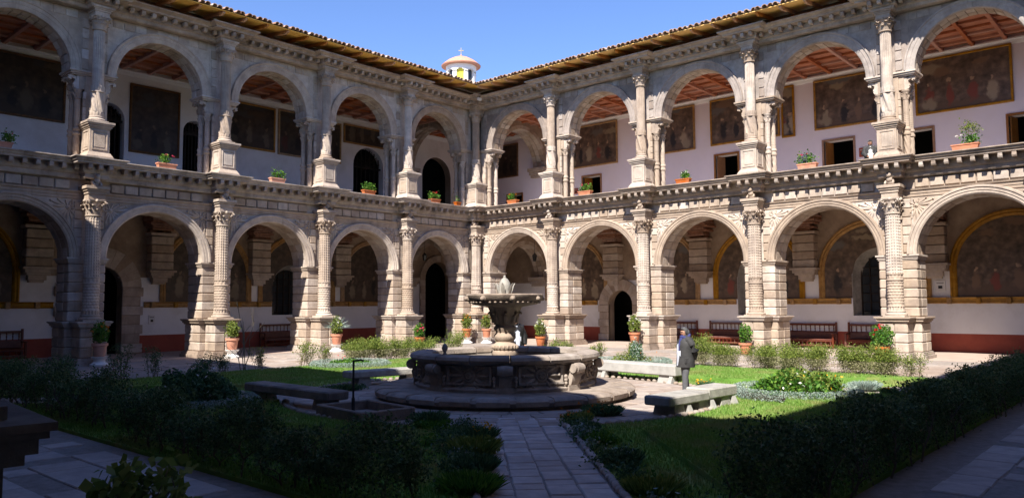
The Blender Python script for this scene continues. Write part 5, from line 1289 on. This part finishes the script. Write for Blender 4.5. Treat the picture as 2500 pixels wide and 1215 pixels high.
def person(x,y,z,rotz,s,label,arms,jacket,trs,hair,scarf=None,shirt=None,stride=.08,open_=.0):
    """local: faces +x, left is +y, 1.70 m tall"""
    L=[(( .00,0,.94),.13),((.0,0,1.12),.12),((-.01,0,1.32),.135),((-.01,0,1.44),.08),((.015,0,1.50),.055),((.03,0,1.58),.085),((.035,0,1.64),.085)]
    E=[(0,1),(1,2),(2,3),(3,4),(4,5),(5,6)]
    def add(p,r,a): L.append((p,r)); E.append((a,len(L)-1)); return len(L)-1
    add((.115,0,1.575),.022,5)
    for sy in (1,-1):
        add((.02,sy*.085,1.585),.02,5)
        h=add((.0,sy*.10,.88),.09,0); kx=stride*sy; k=add((kx*.6+.02,sy*.11,.48),.055,h); a=add((kx,sy*.11,.09),.038,k); add((kx+.14,sy*.12,.035),.035,a)
        sh=add((-.01,sy*.17,1.40),.06,2); el,wr,hd=arms[0 if sy>0 else 1]
        e=add(el,.017,sh); w=add(wr,.02,e); hn=add(hd,.032,w)
        dv=(Vector(hd)-Vector(wr)).normalized(); sd=dv.cross(Vector((0,1,0))); sd=sd.normalized() if sd.length>.1 else Vector((1,0,0))
        for q in range(4): add(tuple(Vector(hd)+dv*(.07-.006*abs(q-1.5))+sd*(q-1.5)*.02),.009,hn)
        add(tuple(Vector(hd)+sd*.05+dv*.02),.010,hn)
    b=skin('person',L,E,None,'skin',(x,y,z),rotz); b.scale=(s,s,s); tag(b,label,'person')
    # trousers
    t=MB()
    for sy in (1,-1):
        kx=stride*sy; t.loft([ering(kx,sy*.11,.05,.075,.07),ering(kx*.85+.005,sy*.11,.28,.075,.075),ering(kx*.6+.02,sy*.11,.50,.082,.082),ering(kx*.2,sy*.10,.75,.10,.098),ering(0,sy*.085,.93,.125,.11)])
        sh_=MB().loft([ering(kx+.05,sy*.115,.0,.15,.05),ering(kx+.05,sy*.115,.04,.15,.052),ering(kx+.02,sy*.115,.09,.085,.05)]); ob('shoe',sh_.mesh('shoe','black_cloth',60),b)
    t.loft([ering(0,0,.84,.13,.17),ering(0,0,.98,.135,.175)]); ob('trousers',t.mesh('trousers',trs,60),b)
    j=MB(); n=20
    def torso(z,rx,ry,cx=0): 
        r=ering(cx,0,z,rx,ry,n); return r
    j.loft([torso(.70,.235,.25),torso(.74,.24,.255),torso(.90,.225,.25),torso(1.05,.21,.24),torso(1.22,.215,.255),torso(1.36,.185,.255),torso(1.43,.12,.18),torso(1.48,.08,.09)])
    for sy in (1,-1):
        el,wr,hd=arms[0 if sy>0 else 1]; s0=Vector((-.01,sy*.185,1.395)); el=Vector(el); wr=Vector(wr)
        j.tube([s0-Vector((0,sy*.05,0)),s0,s0.lerp(el,.5),el,el.lerp(wr,.5),wr.lerp(Vector(hd),.1)],[.10,.108,.10,.105,.088,.07],12)
    jk=ob('jacket',j.mesh('jacket',jacket,70),b)
    for sy in (1,-1): ob('pocket',MB().block(.02,.13,sy*.225-.02,sy*.225+.02,.80,.95,.012).mesh('pocket',jacket),b)
    col=MB().loft([ering(-.005,0,1.44,.095,.11),ering(-.01,0,1.50,.085,.09),ering(-.01,0,1.53,.08,.082)],cap=False); ob('collar',col.mesh('collar',jacket,60),b)
    if shirt:
        sh=MB().loft([[(.20,-.11,.74),(.25,0,.74),(.20,.11,.74),(.10,0,.74)],[(.19,-.11,1.0),(.235,0,1.0),(.19,.11,1.0),(.1,0,1.0)],[(.185,-.11,1.25),(.23,0,1.25),(.185,.11,1.25),(.1,0,1.25)],[(.115,-.04,1.43),(.13,0,1.43),(.115,.04,1.43),(.06,0,1.43)]]); ob('shirt',sh.mesh('shirt',shirt,50),b)
    if scarf:
        sc_=MB().tube([(.10*math.cos(a)-.005,.105*math.sin(a),1.475+.03*math.cos(a*2)-.03*math.cos(a)) for a in [2*PI*i/16 for i in range(17)]],.045,8).tube([(.11,.03,1.44),(.17,.05,1.30),(.178,.05,1.12)],[.045,.045,.04],8); ob('scarf',sc_.mesh('scarf',scarf,60),b)
    hr=MB(); 
    rings=[]
    for i in range(7):
        p=R(-20+110*i/6); rings.append([(.018+.115*math.cos(p)*math.cos(a)-(.03 if math.cos(a)>.3 and i<3 else 0)*math.cos(a)*2.2,.095*math.cos(p)*math.sin(a),1.605+.125*math.sin(p)) for a in [2*PI*k/18 for k in range(18)]])
    hr.loft(rings); hr.ellipsoid((-.055,0,1.58),(.075,.088,.10),n=14,m=8)
    ob('hair',hr.mesh('hair',hair,70),b)
    g=MB().tube([(.118,-.055,1.60),(.125,0,1.60),(.118,.055,1.60),(.03,.088,1.605)],.006,5); ob('eyeglasses',g.mesh('eyeglasses','metal'),b)
    for sy in (1,-1): ob('eye',MB().ellipsoid((.108,sy*.034,1.60),(.012,.013,.009),n=8,m=5).mesh('eye','metal'),b)
    ob('mouth',MB().ellipsoid((.108,0,1.535),(.008,.026,.006),n=8,m=4).mesh('mouth','red_paint'),b)
    return b
ang_l=math.atan2(-.664,-.748)
person(22.75,-15.95,0,ang_l+.25,.96,'man in grey jacket and blue scarf, hands behind back, by the right bench',
   [((-.14,.25,1.13),(-.20,.10,.92),(-.21,.03,.88)),((-.14,-.25,1.13),(-.20,-.10,.92),(-.22,-.02,.86))],'jacket','trousers','hair','scarf','shirt')
person(15.9,-14.55,0,TH0+PI*.0+.35,1.08,'person in black leather jacket standing behind the fountain stem',
   [((.02,.27,1.12),(.10,.26,.90),(.13,.25,.83)),((.02,-.27,1.12),(.10,-.26,.90),(.13,-.25,.83))],'black_cloth','trousers','hair',None,'shirt')
person(22.25,1.12,7.35,-PI/2+.3,1.02,'man in dark jacket and white shirt leaning at the upper balcony beside the fourth column',
   [((.08,.25,1.14),(.24,.14,1.0),(.30,.10,.98)),((.08,-.25,1.14),(.24,-.14,1.0),(.30,-.10,.98))],'jacket','trousers','hair',None,'white_stand')
